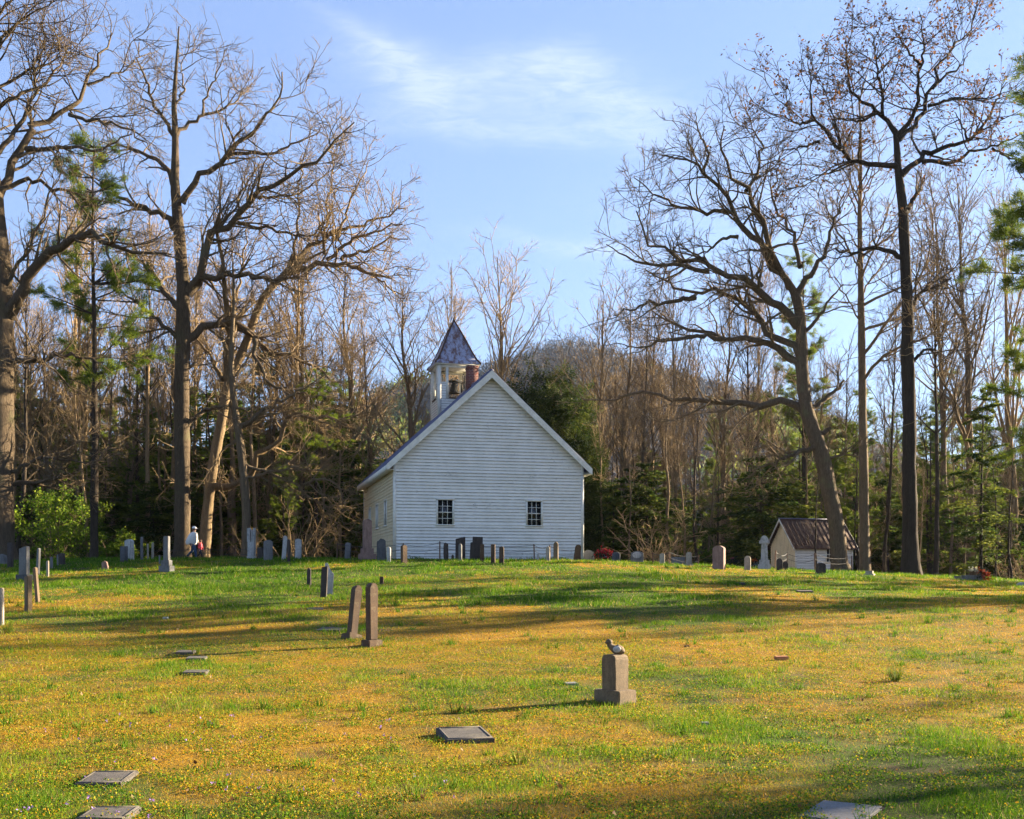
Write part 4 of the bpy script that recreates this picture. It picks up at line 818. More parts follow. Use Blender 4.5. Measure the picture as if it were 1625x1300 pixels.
for sg in (-1, 1):
    def P(du, y, dz): return [WID / 2 + sg * du, y, ZR - ROOF_S * du + dz]
    U = WID / 2 + OE
    rf.add([P(0, -OV, 0), P(U, -OV, 0), P(U, LEN + OV, 0), P(0, LEN + OV, 0), P(0, -OV, -.05), P(U, -OV, -.05), P(U, LEN + OV, -.05), P(0, LEN + OV, -.05)],
           [[0, 1, 2, 3], [7, 6, 5, 4], [4, 5, 1, 0], [5, 6, 2, 1], [6, 7, 3, 2]])
    for k in range(26):                               # standing seams
        y = -OV + 0.02 + k * (LEN + 2 * OV - 0.06) / 25
        rf.add([P(0, y, .004), P(U, y, .004), P(U, y + .02, .004), P(0, y + .02, .004), P(0, y, .03), P(U, y, .03), P(U, y + .02, .03), P(0, y + .02, .03)], [[4, 5, 6, 7], [0, 1, 5, 4], [3, 7, 6, 2], [1, 2, 6, 5]])
rf.box(WID / 2 - .08, WID / 2 + .08, -OV - .01, LEN + OV + .01, ZR - 0.05, ZR + 0.045)
roof = rf.build('roof', M['roof'], church)
for yy0, yy1 in ((-OV - .04, -OV - .003), (LEN + OV + .003, LEN + OV + .04)):
    for sg in (-1, 1):
        q = MB(); a = [WID / 2 + sg * 0.0, ZR]; U = WID / 2 + OE
        pts = [(0, ZR - 0.01), (U, ZR - ROOF_S * U - 0.01), (U, ZR - ROOF_S * U - 0.27), (U - 0.1, ZR - ROOF_S * (U - .1) - 0.34), (0, ZR - 0.36)]
        V = [[WID / 2 + sg * (p[0] + (0.002 if p[0] == 0 else 0)), y, p[1]] for y in (yy0, yy1) for p in pts]
        q.add(V, ngons=[[0, 1, 2, 3, 4], [9, 8, 7, 6, 5], [0, 5, 6, 1], [1, 6, 7, 2], [2, 7, 8, 3], [3, 8, 9, 4]]); q.build('rake_board', M['trim'], church)
sf = MB()                                             # boarded soffit under the gable overhangs
for sg in (-1, 1):
    U = WID / 2 + OE
    for ya, yb in ((-OV, -0.034), (LEN + .034, LEN + OV)):
        Pq = lambda du, y: [WID / 2 + sg * du, y, ZR - ROOF_S * du - 0.09]
        sf.add([Pq(0, ya), Pq(U, ya), Pq(U, yb), Pq(0, yb)], [[0, 1, 2, 3]])
    # frieze board on the wall under the slope
    fz = [(0, ZR - .09), (WID / 2, ZR - ROOF_S * WID / 2 - .09), (WID / 2, ZR - ROOF_S * WID / 2 - .21), (0, ZR - .21)]
    sf.add([[WID / 2 + sg * p[0], y, p[1]] for y in (-.052, -.036) for p in fz], [[0, 1, 2, 3], [2, 6, 7, 3]])
    xa, xb = (-OE, -.034) if sg < 0 else (WID + .034, WID + OE)
    ze = ztop(-OE) - 0.06
    sf.box(xa, xb, -OV + .002, LEN + OV - .002, ze - .20, ze - .18)           # box soffit
    xo = -OE if sg < 0 else WID + OE
    sf.box(xo - .012 if sg < 0 else xo - .008, xo + .008 if sg < 0 else xo + .012, -OV + .001, LEN + OV - .001, ze - .22, ze + 0.02)   # fascia
sf.build('soffit', M['trim'], church)
ch = MB(); chx, chy = WID / 2 + 0.02, 4.25; zc0 = ZR - 0.45
ch.box(chx - .27, chx + .27, chy - .27, chy + .27, zc0, zl(10.42)); ch.box(chx - .29, chx + .29, chy - .29, chy + .29, zl(10.42), zl(10.52)); ch.box(chx - .27, chx + .27, chy - .27, chy + .27, zl(10.52), zl(10.58))
ch.build('chimney', M['brick'], church)
# belfry astride the ridge
bx, by, hb = WID / 2, 8.9, 1.06; zs, zslot, ztp = zl(9.56), zl(10.38), zl(11.32)
bf = MB(); bf_box = bf.box; bf.box = lambda *a: bf_box(*a, tone=0.0)
def side_frame(k):
    a = k * math.pi / 2; A = (math.cos(a), math.sin(a)); Nn = (math.sin(a), -math.cos(a))
    O = (bx - A[0] * hb + Nn[0] * hb, by - A[1] * hb + Nn[1] * hb, 0); return O, A, Nn
for k in range(4):
    O, A, Nn = side_frame(k)
    clap(bf, O, (A[0], A[1], 0), (Nn[0], Nn[1], 0), lambda z: (0.0, 2 * hb), zl(8.0), zslot, expo=0.135, holes=[(0.56, 2 * hb - 0.56, zs, zslot)], lip=0.024)
    Mx = Matrix(((A[0], Nn[0], 0, O[0]), (A[1], Nn[1], 0, O[1]), (0, 0, 1, 0), (0, 0, 0, 1)))
    bf.box(0.17, 2 * hb - 0.17, -0.12, -0.004, zl(8.0), zs - 0.04, Mx); bf.box(0.17, 0.40, -0.10, -0.006, zs - .04, zslot - .005, Mx); bf.box(2 * hb - 0.40, 2 * hb - 0.17, -0.10, -0.006, zs - .04, zslot - .005, Mx)
belfry = bf.build('belfry', M['paint'], church)
for k in range(4):
    O, A, Nn = side_frame(k); Mx = Matrix(((A[0], Nn[0], 0, O[0]), (A[1], Nn[1], 0, O[1]), (0, 0, 1, 0), (0, 0, 0, 1)))
    q = MB(); q.box(-.04, .16, -.16, .04, zl(8.0), ztp, Mx); q.build('corner_post', M['trim'], belfry)
    for a, b in ((0.42, 0.56), (2 * hb - 0.56, 2 * hb - 0.42)):
        q = MB(); q.box(a, b, -.14, .032, zs - .04, ztp - .16, Mx); q.build('jamb_post', M['trim'], belfry)
    q = MB(); q.box(0.56, 2 * hb - .56, -.16, .06, zs - .05, zs + .01, Mx); q.build('sill', M['wood'], belfry)
    q = MB(); q.box(0.16, 2 * hb - .16, -.15, .030, ztp - .16, ztp, Mx); q.build('header_beam', M['trim'], belfry)
he = 1.18
q = MB(); q.box(bx - he, bx + he, by - he, by + he, ztp + .002, ztp + .03)
for k in range(4):
    a = k * math.pi / 2; Mx = Matrix.Translation((bx, by, 0)) @ Matrix.Rotation(a, 4, 'Z'); q.box(-he - .025, he, -he - .025, -he - .002, ztp - .02, ztp + .10, Mx)
q.build('eave_board', M['trim'], belfry)
st = MB(); pr = [(ztp + .031, he + .05), (ztp + .12, he + .04), (ztp + .30, 1.06), (ztp + .75, 0.84), (ztp + 1.40, 0.57), (ztp + 2.0, 0.30), (ztp + 2.5, 0.06), (ztp + 2.62, 0.02)]
rings = []
for z, hf_ in pr:
    ring = []
    for k in range(4):
        for m_i in range(4):
            t = m_i / 4; c0 = [(-1, -1), (1, -1), (1, 1), (-1, 1)][k]; c1 = [(-1, -1), (1, -1), (1, 1), (-1, 1)][(k + 1) % 4]
            ring.append([bx + hf_ * (c0[0] * (1 - t) + c1[0] * t), by + hf_ * (c0[1] * (1 - t) + c1[1] * t), z + (0.012 if m_i == 0 else 0)])
    rings.append(ring)
V = np.array(rings).reshape(-1, 3); ii = np.arange(len(V)).reshape(len(pr), 16); nx = np.roll(ii, -1, 1)
st.add(V, np.stack([ii[:-1], nx[:-1], nx[1:], ii[1:]], -1).reshape(-1, 4)); st.build('steeple_roof', M['steeple'], belfry)
hip = MB()
for k in range(4):
    c0 = [(-1, -1), (1, -1), (1, 1), (-1, 1)][k]; Pl = np.array([[[bx + c0[0] * h_, by + c0[1] * h_, z + .01] for z, h_ in pr]]); tubes(hip, Pl, np.full((1, len(pr)), 0.045), 6, .5, gc)
hip.build('hip_cap', M['shed_roof'], belfry)
q = MB(); tubes(q, np.array([[[bx, by, ztp + 2.55], [bx, by, ztp + 2.75], [bx, by, ztp + 2.86]]]), np.array([[.05, .03, .008]]), 8, .5, gc); q.build('finial', M['shed_roof'], belfry)
# the bell hangs in the belfry
bell = empty('church_bell', (0, 0, 0), R(TH)); bell.scale = (.86, .86, .95)
bell.location = Matrix.Translation((cx, cy, cbase)) @ Matrix.Rotation(R(TH), 4, 'Z') @ Vector((bx, by, zl(9.6))); tag(bell, 'black iron bell hanging in the open belfry', 'bell')
pf_ = [(0.0, .98), (.05, .98), (.10, .95), (.17, .86), (.21, .70), (.24, .58), (.31, .48), (.37, .42), (.39, .38), (.36, .38), (.30, .46), (.0, .5)]
a = 2 * np.pi * np.arange(24) / 24; V = np.array([[r_ * np.cos(t), r_ * np.sin(t), z] for r_, z in pf_ for t in a]); ii = np.arange(len(V)).reshape(len(pf_), 24); nx = np.roll(ii, -1, 1)
q = MB(); q.add(V, np.stack([ii[:-1], nx[:-1], nx[1:], ii[1:]], -1).reshape(-1, 4)); q.build('bell_body', M['bell'], bell, True)
q = MB(); q.box(-.50, .50, -.06, .06, 1.0, 1.12); q.box(-.10, .10, -.05, .05, .96, 1.0); q.build('yoke', M['bell'], bell)
for sx_ in (-1, 1):
    q = MB(); tubes(q, np.array([[[sx_ * .5, -.30, 0], [sx_ * .5, -.12, .6], [sx_ * .5, 0, 1.05], [sx_ * .5, .12, .6], [sx_ * .5, .30, 0]]]), np.full((1, 5), .04), 6, .5, gc); q.build('stand', M['bell'], bell)
q = MB(); t = np.linspace(0, 2 * np.pi, 25); tubes(q, np.stack([np.full(25, .62), .48 * np.cos(t), 1.02 + .48 * np.sin(t)], 1)[None], np.full((1, 25), .025), 5, .5, gc)
for k in range(6):
    an = k * math.pi / 3; tubes(q, np.array([[[.62, 0, 1.02], [.62, .24 * math.cos(an), 1.02 + .24 * math.sin(an)], [.62, .48 * math.cos(an), 1.02 + .48 * math.sin(an)]]]), np.full((1, 3), .016), 4, .5, gc)
q.build('wheel', M['bell'], bell)

# ------------------------------------------------------------------ shed
PH = 20.0; sx0, sy0 = (1263 - CX0) / F * 65, 65.0; sb = G(sx0, sy0); shed = empty('shed', (sx0, sy0, sb), R(PH)); tag(shed, 'small white clapboard shed with a rusty metal roof behind the leaning oak', 'shed')
GW, GL = 2.6, 4.0; eave = CZ + (YH - 866) / F * 65 - sb + 0.06; rise = 1.55
def sp_shed(z):
    if z <= eave: return 0.0, GW
    d = max((eave + rise - z) / rise, 0) * GW / 2; return GW / 2 - d, GW / 2 + d
q = MB(); clap(q, (0, GW, 0), (0, -1, 0), (-1, 0, 0), sp_shed, -.5, eave + rise, expo=0.15); q.build('gable_wall', M['cream'], shed)  # cream on both gables has warm bounced light painted in
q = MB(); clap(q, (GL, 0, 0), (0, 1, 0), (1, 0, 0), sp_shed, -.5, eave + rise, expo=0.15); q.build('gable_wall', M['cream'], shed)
q = MB(); clap(q, (0, 0, 0), (1, 0, 0), (0, -1, 0), lambda z: (0, GL), -.5, eave, expo=0.15, holes=[(2.15, 2.6, eave - 1.0, eave - .15)]); q.build('side_wall', M['paint'], shed)
q = MB(); clap(q, (GL, GW, 0), (-1, 0, 0), (0, 1, 0), lambda z: (0, GL), -.5, eave, expo=0.15); q.build('side_wall', M['paint'], shed)
window_at(shed, (0, 0, 0), (1, 0), (0, -1), 2.15, 2.6, eave - 1.0, eave - .15, 2, 2)
for a, b in ((-.03, -.03), (GL - .07, -.03)):
    q = MB(); q.box(a - .008, a + .10, b - .008, b + .06, -.5, eave - .02); q.build('corner_board', M['trim'], shed)
q = MB(); sl_ = rise / (GW / 2)
for sg in (-1, 1):
    Pq = lambda du, x, dz: [x, GW / 2 + sg * du, eave + rise + .06 - sl_ * du + dz]; U = GW / 2 + .24
    q.add([Pq(0, -.28, 0), Pq(U, -.28, 0), Pq(U, GL + .28, 0), Pq(0, GL + .28, 0), Pq(0, -.28, -.05), Pq(U, -.28, -.05), Pq(U, GL + .28, -.05), Pq(0, GL + .28, -.05)], [[0, 1, 2, 3], [7, 6, 5, 4], [4, 5, 1, 0], [5, 6, 2, 1], [6, 7, 3, 2]])
    for k in range(14):
        x = -.27 + k * (GL + .52) / 13; q.add([Pq(0, x, .003), Pq(U, x, .003), Pq(U, x + .025, .003), Pq(0, x + .025, .003), Pq(0, x, .03), Pq(U, x, .03), Pq(U, x + .025, .03), Pq(0, x + .025, .03)], [[4, 5, 6, 7], [0, 1, 5, 4], [3, 7, 6, 2], [1, 2, 6, 5]])
q.build('roof', M['shed_roof'], shed)
q = MB(); q.box(-.29, GL + .29, GW / 2 - .09, GW / 2 + .09, eave + rise + .03, eave + rise + .095); q.build('ridge_cap', M['roof'], shed)
for xa in (-.31, GL + .285):
    for sg in (-1, 1):
        q = MB(); V = [[x, GW / 2 + sg * (u_ + .002), eave + rise + .05 - sl_ * u_ - dz] for x in (xa, xa + .025) for u_, dz in ((0, 0), (GW / 2 + .24, 0), (GW / 2 + .24, .14), (0, .16))]
        q.add(V, [[0, 1, 2, 3], [7, 6, 5, 4], [0, 4, 5, 1], [1, 5, 6, 2], [2, 6, 7, 3]]); q.build('rake_board', M['trim'], shed)

# ------------------------------------------------------------------ graves
def profile(w, h, top, g):
    a = w / 2
    if top == 'round':
        r = min(a, h * .3); P = [(-a, 0), (a, 0)] + [(a * math.cos(t), h - r + r * math.sin(t)) for t in np.linspace(0, math.pi, 11)]
    elif top == 'seg':
        r = 0.22 * w; P = [(-a, 0), (a, 0)] + [(a * (1 - 2 * t), h - r + r * 4 * t * (1 - t)) for t in np.linspace(0, 1, 9)]
    elif top == 'point': P = [(-a, 0), (a, 0), (a * .97, h - w * .42), (a * .45, h - .02), (0, h), (-a * .45, h - .02), (-a * .97, h - w * .42)]
    elif top == 'slant': P = [(-a, 0), (a, 0), (a, h), (a * .6, h - .01), (-a * .95, h - .22 * w)]
    elif top == 'rough':
        n = 9; P = [(-a, 0), (a, 0), (a * 1.02, h * .45)] + [(a * (1 - 2 * t) * (.95 + .1 * g.random()), h * (1 - .13 * abs(2 * t - 1) ** 2 - .06 * g.random())) for t in np.linspace(0, 1, n)] + [(-a * 1.03, h * .5)]
    elif top == 'shoulder': P = [(-a, 0), (a, 0), (a, h * .86), (a * .72, h * .88)] + [(a * .72 * math.cos(t), h * .88 + h * .12 * math.sin(t)) for t in np.linspace(.3, math.pi - .3, 7)] + [(-a * .72, h * .88), (-a, h * .86)]
    elif top == 'broken': P = [(-a, 0), (a, 0), (a, h * .70), (a * .55, h * .73), (a * .1, h * .80), (-a * .25, h * .95), (-a * .6, h), (-a, h * .97)]
    elif top == 'quarter': P = [(-a, 0), (a, 0)] + [(a - .06 + .06 * math.cos(t), h - .06 + .06 * math.sin(t)) for t in np.linspace(0, math.pi / 2, 6)] + [(-a + .06 + .06 * math.cos(t), h - .06 + .06 * math.sin(t)) for t in np.linspace(math.pi / 2, math.pi, 6)]
    elif top == 'taper': P = [(-a, 0), (a, 0), (a * .8, h - .02), (a * .7, h), (-a * .7, h), (-a * .8, h - .02)]
    else: P = [(-a, 0), (a, 0), (a, h), (-a, h)]
    return P
def block(w, t, h, top='flat', bev=0.012, g=rng, z0=0.0, M_=None, taper=0.0, jit=0.0):
    P = profile(w, h, top, g); bm = bmesh.new()
    f = [bm.verts.new((x, -t / 2, z + z0)) for x, z in P]; b = [bm.verts.new((x, t / 2, z + z0)) for x, z in P]; n = len(P)
    bm.faces.new(f); bm.faces.new(b[::-1])
    for i in range(n): bm.faces.new((f[i], b[i], b[(i + 1) % n], f[(i + 1) % n]))
    if bev:
        bmesh.ops.bevel(bm, geom=[e for e in bm.edges], offset=bev, segments=2, affect='EDGES', clamp_overlap=True)
    if taper or jit:
        for v in bm.verts:
            k = 1 - taper * (v.co.z - z0) / h; v.co.x *= k; v.co.y *= k
            if jit: v.co += Vector(g.normal(size=3) * jit)
    if M_ is not None: bm.transform(M_)
    return bm
gs = np.random.default_rng(44)
def stone(px0, px1, top, base, mat, style, label, d=None, rz=-24, tr=0.42, lean=0, tip=0, bases=(), cat='headstone', name='headstone', group=None, bev=0.012, sink=0.12, taper=0.0, jit=0.0, label_part=None):
    pc = 0.5 * (px0 + px1); d = hit(pc, base) if d is None else d; m = d / F
    c, s = math.cos(R(abs(rz))), math.sin(R(abs(rz))); w = (px1 - px0) * m / (c + tr * s); t = tr * w
    hz = (CZ + (YH - top) * m); p = on_ground(pc, d); H = hz - p.z
    bh = sum(b[1] for b in bases) * m
    if not bases:
        o = from_bm(name, block(w, t, H + sink, style, min(bev, w * .12), gs, -sink, taper=taper, jit=jit), M[mat])
    else:
        o = empty(name); z = -sink
        for k, (wf, hp, *mt) in enumerate(bases):
            hh = hp * m + (sink if k == 0 else 0); nb = from_bm('base', block(w * wf, t * (wf if tr > .6 else 1 + (wf - 1) * 1.4), hh, 'flat', .012, gs, z), M[mt[0] if mt else mat], o); z += hh - .003
        from_bm('tablet', block(w, t, H - z, style, min(bev, w * .12), gs, z, taper=taper, jit=jit), M[mat], o)
    o.location = p; o.rotation_euler = (R(tip), R(lean), R(rz)); tag(o, label, cat, group); return o
# left foreground and left row
stone(-14, 6.5, 933, 992, 'pale', 'flat', 'pale upright stone cut by the left edge of the picture', rz=-8, tr=.3)
stone(38, 51.5, 913, 971, 'tan', 'slant', 'square tan post stone with its right side in the sun, near the left edge', rz=-38, tr=.8, bev=.015)
stone(56, 64, 900, 956, 'tan', 'seg', 'narrow tan stone leaning left in front of a grey slab', rz=-30, tr=.7, lean=-7)
stone(56.5, 63.5, 870, 912, 'granite', 'seg', 'narrow grey slab tilted right behind the leaning tan stone', rz=-40, tr=.6, lean=5)
stone(29, 48, 867, 921, 'granite', 'slant', 'grey die headstone with a sloping top on a dark stone base', rz=-28, tr=.40, bases=((1.5, 9, 'dark_granite'),))
stone(10.5, 22.5, 861, 902, 'darkbrown', 'flat', 'tall dark stone with a sunlit right edge before the massive left oak', d=44, rz=-30, tr=.35)
stone(-3, 10.5, 879, 900, 'granite', 'rough', 'rough grey boulder like stone at the foot of the massive left oak', d=46.5, rz=-15, tr=.5, jit=.006)
stone(73, 78.5, 890, 915, 'pale', 'flat', 'small slim stone, nearer one of a close pair at the left', rz=-34, tr=.6)
stone(79, 84.5, 884, 911, 'granite', 'flat', 'small slim grey stone, farther one of a close pair at the left', d=43, rz=-34, tr=.4)
stone(92.5, 104.5, 878, 899, 'darkbrown', 'taper', 'low dark squarish stone in front of the yellow green shrub', d=46, rz=-25, tr=.4)
stone(89.5, 93.5, 880, 902, 'granite', 'flat', 'very thin grey slab touching the low dark squarish stone', d=45, rz=-40, tr=.3)
stone(163, 173, 890, 905, 'pink', 'rough', 'small pinkish field stone leaning in the grass at the left', rz=-10, lean=-12, jit=.004)
stone(190, 203.5, 867, 893, 'dark_granite', 'flat', 'short grey block headstone on a dark base beside a taller pale one', d=47, rz=-32, tr=.5, bases=((1.12, 3, 'darkbrown'),))
stone(197, 213.5, 856, 890, 'marble', 'seg', 'taller pale block headstone behind the short grey block', d=49.5, rz=-32, tr=.5)
stone(222.5, 227.5, 852, 892, 'granite', 'taper', 'thin grey post stone right of the taller pale block', d=50, rz=-35, tr=.9)
stone(232.5, 236.5, 863, 892, 'pale', 'flat', 'thin pale slab, left of two matching ones by the vine covered tree', d=50, rz=-50, tr=.4)
stone(239.5, 244.5, 861, 893, 'pale', 'flat', 'thin pale slab, right of two matching ones by the vine covered tree', d=50, rz=-50, tr=.4, lean=3)
stone(259.5, 269.5, 851, 907, 'granite', 'flat', 'grey three tiered monument with a square shaft left of the walking woman', rz=-14, tr=.8, bases=((2.25, 9), (1.62, 9), (1.05, 8)), name='monument', cat='monument')
stone(251.5, 255, 881, 905, 'granite', 'flat', 'thin low slab close by the left side of the three tiered monument', d=45, rz=-40, tr=.4)
# pillared white monument
o = stone(393, 405.5, 860, 884, 'marble', 'flat', 'tall white monument with two pillars on a block base in front of a bare tree', d=54, rz=-12, tr=.6, bases=((1.15, 4),), name='monument', cat='monument')
mo = 54 / F; hb_ = CZ + (YH - 860) * mo - o.location.z
for x_, w_, top_ in ((-.13, .17, 838), (.06, .07, 841), (.155, .075, 838)):
    hp_ = (860 - top_) * mo; from_bm('pillar', block(w_, .17, hp_, 'seg', .012, gs, hb_ - .002, M_=Matrix.Translation((x_, 0, 0))), M['marble'], o)
stone(408, 418.5, 869, 890, 'darkbrown', 'flat', 'low dark stone between the pillared monument and a grey tablet', d=52, rz=-20, tr=.4)
stone(418, 433, 857, 892, 'granite', 'seg', 'weathered grey tablet with a pale cap, right of the low dark stone', d=48.5, rz=28, tr=.5)
stone(446.5, 453.5, 850, 891, 'marble', 'round', 'tall narrow white stone tilting right', d=48.5, rz=20, tr=.4, lean=4)
stone(455.5, 461, 856, 894, 'darkbrown', 'round', 'thin dark brown stone right of the tall narrow white one', d=47, rz=-20, tr=.6)
stone(468, 478.5, 855, 886, 'marble', 'seg', 'white tablet with squared shoulders before the dark woods', d=51, rz=18, tr=.35)
stone(546.5, 556.5, 861, 884, 'granite', 'seg', 'small grey brown tablet left of the pink stepped monument', d=51.5, rz=-15, tr=.4, lean=3)
stone(575, 590.5, 824, 882, 'pink', 'seg', 'pink granite shaft monument on a stepped base at the church corner', d=49.8, rz=22, tr=.7, bases=((1.95, 9), (1.42, 9)), name='monument', cat='monument')
stone(598, 613, 854, 889, 'dark_granite', 'rough', 'rough blue grey boulder headstone beside the church corner', d=47.5, rz=12, tr=.6, jit=.01)
stone(613.5, 620.5, 868, 894, 'marble', 'round', 'little white stone right of the rough blue grey boulder', d=46.5, rz=-20, tr=.5)
stone(635.5, 646.5, 865, 895, 'brown', 'seg', 'brown stone with one pale face before the left end of the church wall', d=45.5, rz=40, tr=.7)
stone(704, 711.5, 860, 887, 'darkbrown', 'rough', 'weathered dark post like stone just right of a fence stake', d=48, rz=-10, tr=.6, taper=-.05, jit=.004)
stone(716.5, 720.5, 880, 886, 'darkbrown', 'rough', 'tiny dark stone stub in front of the church wall', d=48.6, rz=0, tr=.7)
stone(722.5, 738.5, 852, 885, 'darkbrown', 'slant', 'wide dark slab with a sloping top behind a small pale stone', d=49.2, rz=10, tr=.15)
stone(727.5, 733.5, 863, 889, 'granite', 'round', 'small pale rounded stone before the wide dark slab', d=47, rz=-30, tr=.6)
stone(749, 765.5, 852, 884, 'darkbrown', 'flat', 'tall dark slab before the church wall, overlapping a lower one', d=49.3, rz=12, tr=.15, lean=1.5)
stone(745, 755, 859, 884, 'darkbrown', 'slant', 'lower dark slab leaning against the left of the tall dark one', d=48.9, rz=12, tr=.15, lean=2.5)
stone(761.5, 768.5, 864, 890, 'brown', 'flat', 'small square topped brown stone at the foot of the tall dark slab', d=46.8, rz=18, tr=.5)
stone(778.5, 786.5, 864, 893, 'brown', 'flat', 'squarish brown stone between a square topped and a round topped one', d=46, rz=-25, tr=.6, jit=.004)
stone(792, 800, 867, 894, 'brown', 'round', 'round topped brown stone before the middle of the church wall', d=45.6, rz=-12, tr=.45)
stone(852, 855.8, 879, 887, 'marble', 'round', 'tiny white stone right of the right fence stake', d=49.5, rz=-20, tr=.6)
stone(866, 873, 867, 888, 'pale', 'point', 'pale stone with a pointed top at the right part of the church wall', d=48.5, rz=-25, tr=.4)
stone(878, 886.5, 860, 888, 'tan', 'point', 'taller tan stone with a pointed top next to the paler one', d=48.3, rz=-25, tr=.5)
stone(909.5, 919.5, 864, 887, 'brown', 'round', 'brown stone leaning right at the right corner of the church', d=49.5, rz=8, tr=.3, lean=9)
stone(926, 943, 873, 888, 'granite', 'seg', 'low grey stone just right of the church corner', d=54, rz=5, tr=.3)
stone(971, 984.5, 876, 890, 'dark_granite', 'seg', 'dark grey stone at the right end of the red flowers', d=52, rz=-20, tr=.4)
stone(1001, 1021, 874, 893, 'granite', 'rough', 'wide grey headstone with a carved oval panel', d=53.5, rz=-10, tr=.25)
o = COL.objects[-1]; q = MB(); a = np.linspace(0, 2 * np.pi, 21)[:-1]; V = [[.2 * math.cos(t), -.09, .36 + .14 * math.sin(t)] for t in a]; q.add(V + [[.23 * math.cos(t), -.068, .36 + .17 * math.sin(t)] for t in a], ngons=[list(range(20))] + [[i, (i + 1) % 20, 20 + (i + 1) % 20, 20 + i] for i in range(20)]); q.build('oval_panel', M['marble'], bpy.data.objects[o.name])
stone(1046.5, 1055, 878, 896, 'pale', 'seg', 'small pale stone left of a rusty stake', d=50, rz=-15, tr=.35)
stone(1065, 1087.5, 884, 897, 'granite', 'flat', 'low pale blue grave box behind the lawn edge', d=53, rz=-12, tr=.5, name='grave_box', cat='grave box')
stone(1088.5, 1098, 876, 899, 'pale', 'seg', 'greyish upright stone touching the pale blue grave box', d=49.5, rz=-20, tr=.35, bases=((1.5, 3),))
stone(1130.5, 1151.5, 866, 905, 'pink', 'seg', 'large pink granite headstone left of the shed', d=46.5, rz=-30, tr=.55)
stone(1181, 1191.5, 882, 905, 'pale', 'round', 'pale round topped stone left of the white stepped monument', d=47, rz=-22, tr=.35)
stone(1206.5, 1219.5, 863, 907, 'marble', 'taper', 'white stepped monument with a gabled cap at the left of the shed', d=50, rz=-12, tr=.85, bases=((1.75, 8), (1.4, 7)), name='monument', cat='monument')
o = [x for x in COL.objects if x.name.startswith('monument') and x.type == 'EMPTY'][-1]; mo = 50 / F; zt = CZ + (YH - 863) * mo - o.location.z
from_bm('cap', block(.46, .40, .14, 'flat', .015, gs, zt - .002), M['marble'], o); from_bm('cap', block(.36, .30, .24, 'point', .015, gs, zt + .136), M['marble'], o)
stone(1232, 1241.5, 886, 908, 'darkbrown', 'round', 'dark round topped stone at the shed gable, taller of two', d=48.5, rz=5, tr=.25)
stone(1242, 1250.5, 891, 908, 'darkbrown', 'round', 'dark round topped stone at the shed gable, shorter of two', d=49, rz=5, tr=.25)
stone(1295.5, 1309.5, 893, 913, 'darkbrown', 'rough', 'stump like dark boulder below the shed side wall', d=47, rz=15, tr=.8, jit=.012)
stone(1373, 1386.5, 906, 918, 'pale', 'flat', 'short pale block on a flat base between tree trunks', d=48, rz=-32, tr=.7, bases=((1.4, 2.5),))
stone(1514, 1524, 914, 926, 'granite', 'flat', 'small grey end block of the flower covered grave', d=48.6, rz=-8, tr=.4)
stone(1526, 1563, 913, 927, 'granite', 'flat', 'long low grey headstone under a bouquet at the right', d=48, rz=-8, tr=.22)
stone(1612, 1632, 924, 934, 'marble', 'seg', 'low white stone cut by the right edge of the picture', d=45, rz=-10, tr=.4)
# middle of the slope
stone(487, 494, 900, 929, 'darkbrown', 'rough', 'thin dark post stone left of the broken white stone', rz=-20, tr=.6, jit=.004)
stone(507.5, 519, 898, 944, 'darkbrown', 'slant', 'dark slab with a pale streak leaning on the broken white stone', rz=-18, tr=.4, lean=3, d=31.2)
stone(513, 528.5, 893, 941, 'marble', 'broken', 'broken white stone with a dark stained lower face on the slope', rz=10, tr=.45, lean=3, d=32.2)
stone(602.5, 609, 915, 927, 'brown', 'flat', 'stubby brown stone on the slope right of the leaning pair', rz=-10, tr=.6)
stone(549, 567, 926, 1013, 'brown', 'round', 'brown stone leaning right on a low base, left of a tall pair', rz=44, tr=.85, lean=14, tip=-9, bases=((1.9, 6),), bev=.03)
stone(580, 600, 925, 1025, 'brown', 'round', 'upright brown stone on a flat base, right of a tall pair', rz=44, tr=.85, bases=((1.75, 9),), bev=.03)
# child's stone with the dove
dN = 13.7; p = on_ground(976, dN); o = empty('headstone', p, R(-48)); tag(o, 'small tan stone with a carved dove on top, alone in the near grass', 'headstone')
from_bm('base', block(.44, .32, .20, 'flat', .012, gs, -.05, jit=.002), M['tan'], o)
bm = block(.235, .235, .445, 'quarter', .006, gs, .145, jit=.0012); from_bm('tablet', bm, M['tan'], o)
def ball(mb, c, r, seg=12, rings=8, Mx=None):
    V = []; 
    for i in range(rings + 1):
        t = math.pi * i / rings
        for j in range(seg): a = 2 * math.pi * j / seg; V.append([c[0] + r[0] * math.sin(t) * math.cos(a), c[1] + r[1] * math.sin(t) * math.sin(a), c[2] + r[2] * math.cos(t)])
    ii = np.arange(len(V)).reshape(rings + 1, seg); nx = np.roll(ii, -1, 1); V = np.array(V)
    if Mx is not None: V = np.array([Mx @ Vector(v) for v in V])
    mb.add(V, np.stack([ii[:-1], ii[1:], nx[1:], nx[:-1]], -1).reshape(-1, 4))
bm = bmesh.new()
skel = [((.115, 0, .612), .022), ((.07, 0, .640), .056), ((.0, 0, .652), .068), ((-.05, 0, .685), .050), ((-.07, 0, .715), .038), ((-.082, 0, .735), .034), ((-.125, 0, .735), .008)]
q = MB(); P_ = resample([s[0] for s in skel], 22, gs, 0)[None]; tubes(q, P_, np.interp(np.linspace(0, 1, 22), np.linspace(0, 1, 7), [s[1] for s in skel])[None], 12, .5, gs)
ball(q, (.075, 0, .628), (.05, .04, .03)); ball(q, (-.075, 0, .742), (.042, .038, .040))
dove = q.build('dove', M['tan'], o, True); dove.rotation_euler = (0, 0, R(48)); dove['label'] = 'weathered stone dove, head up to the left'
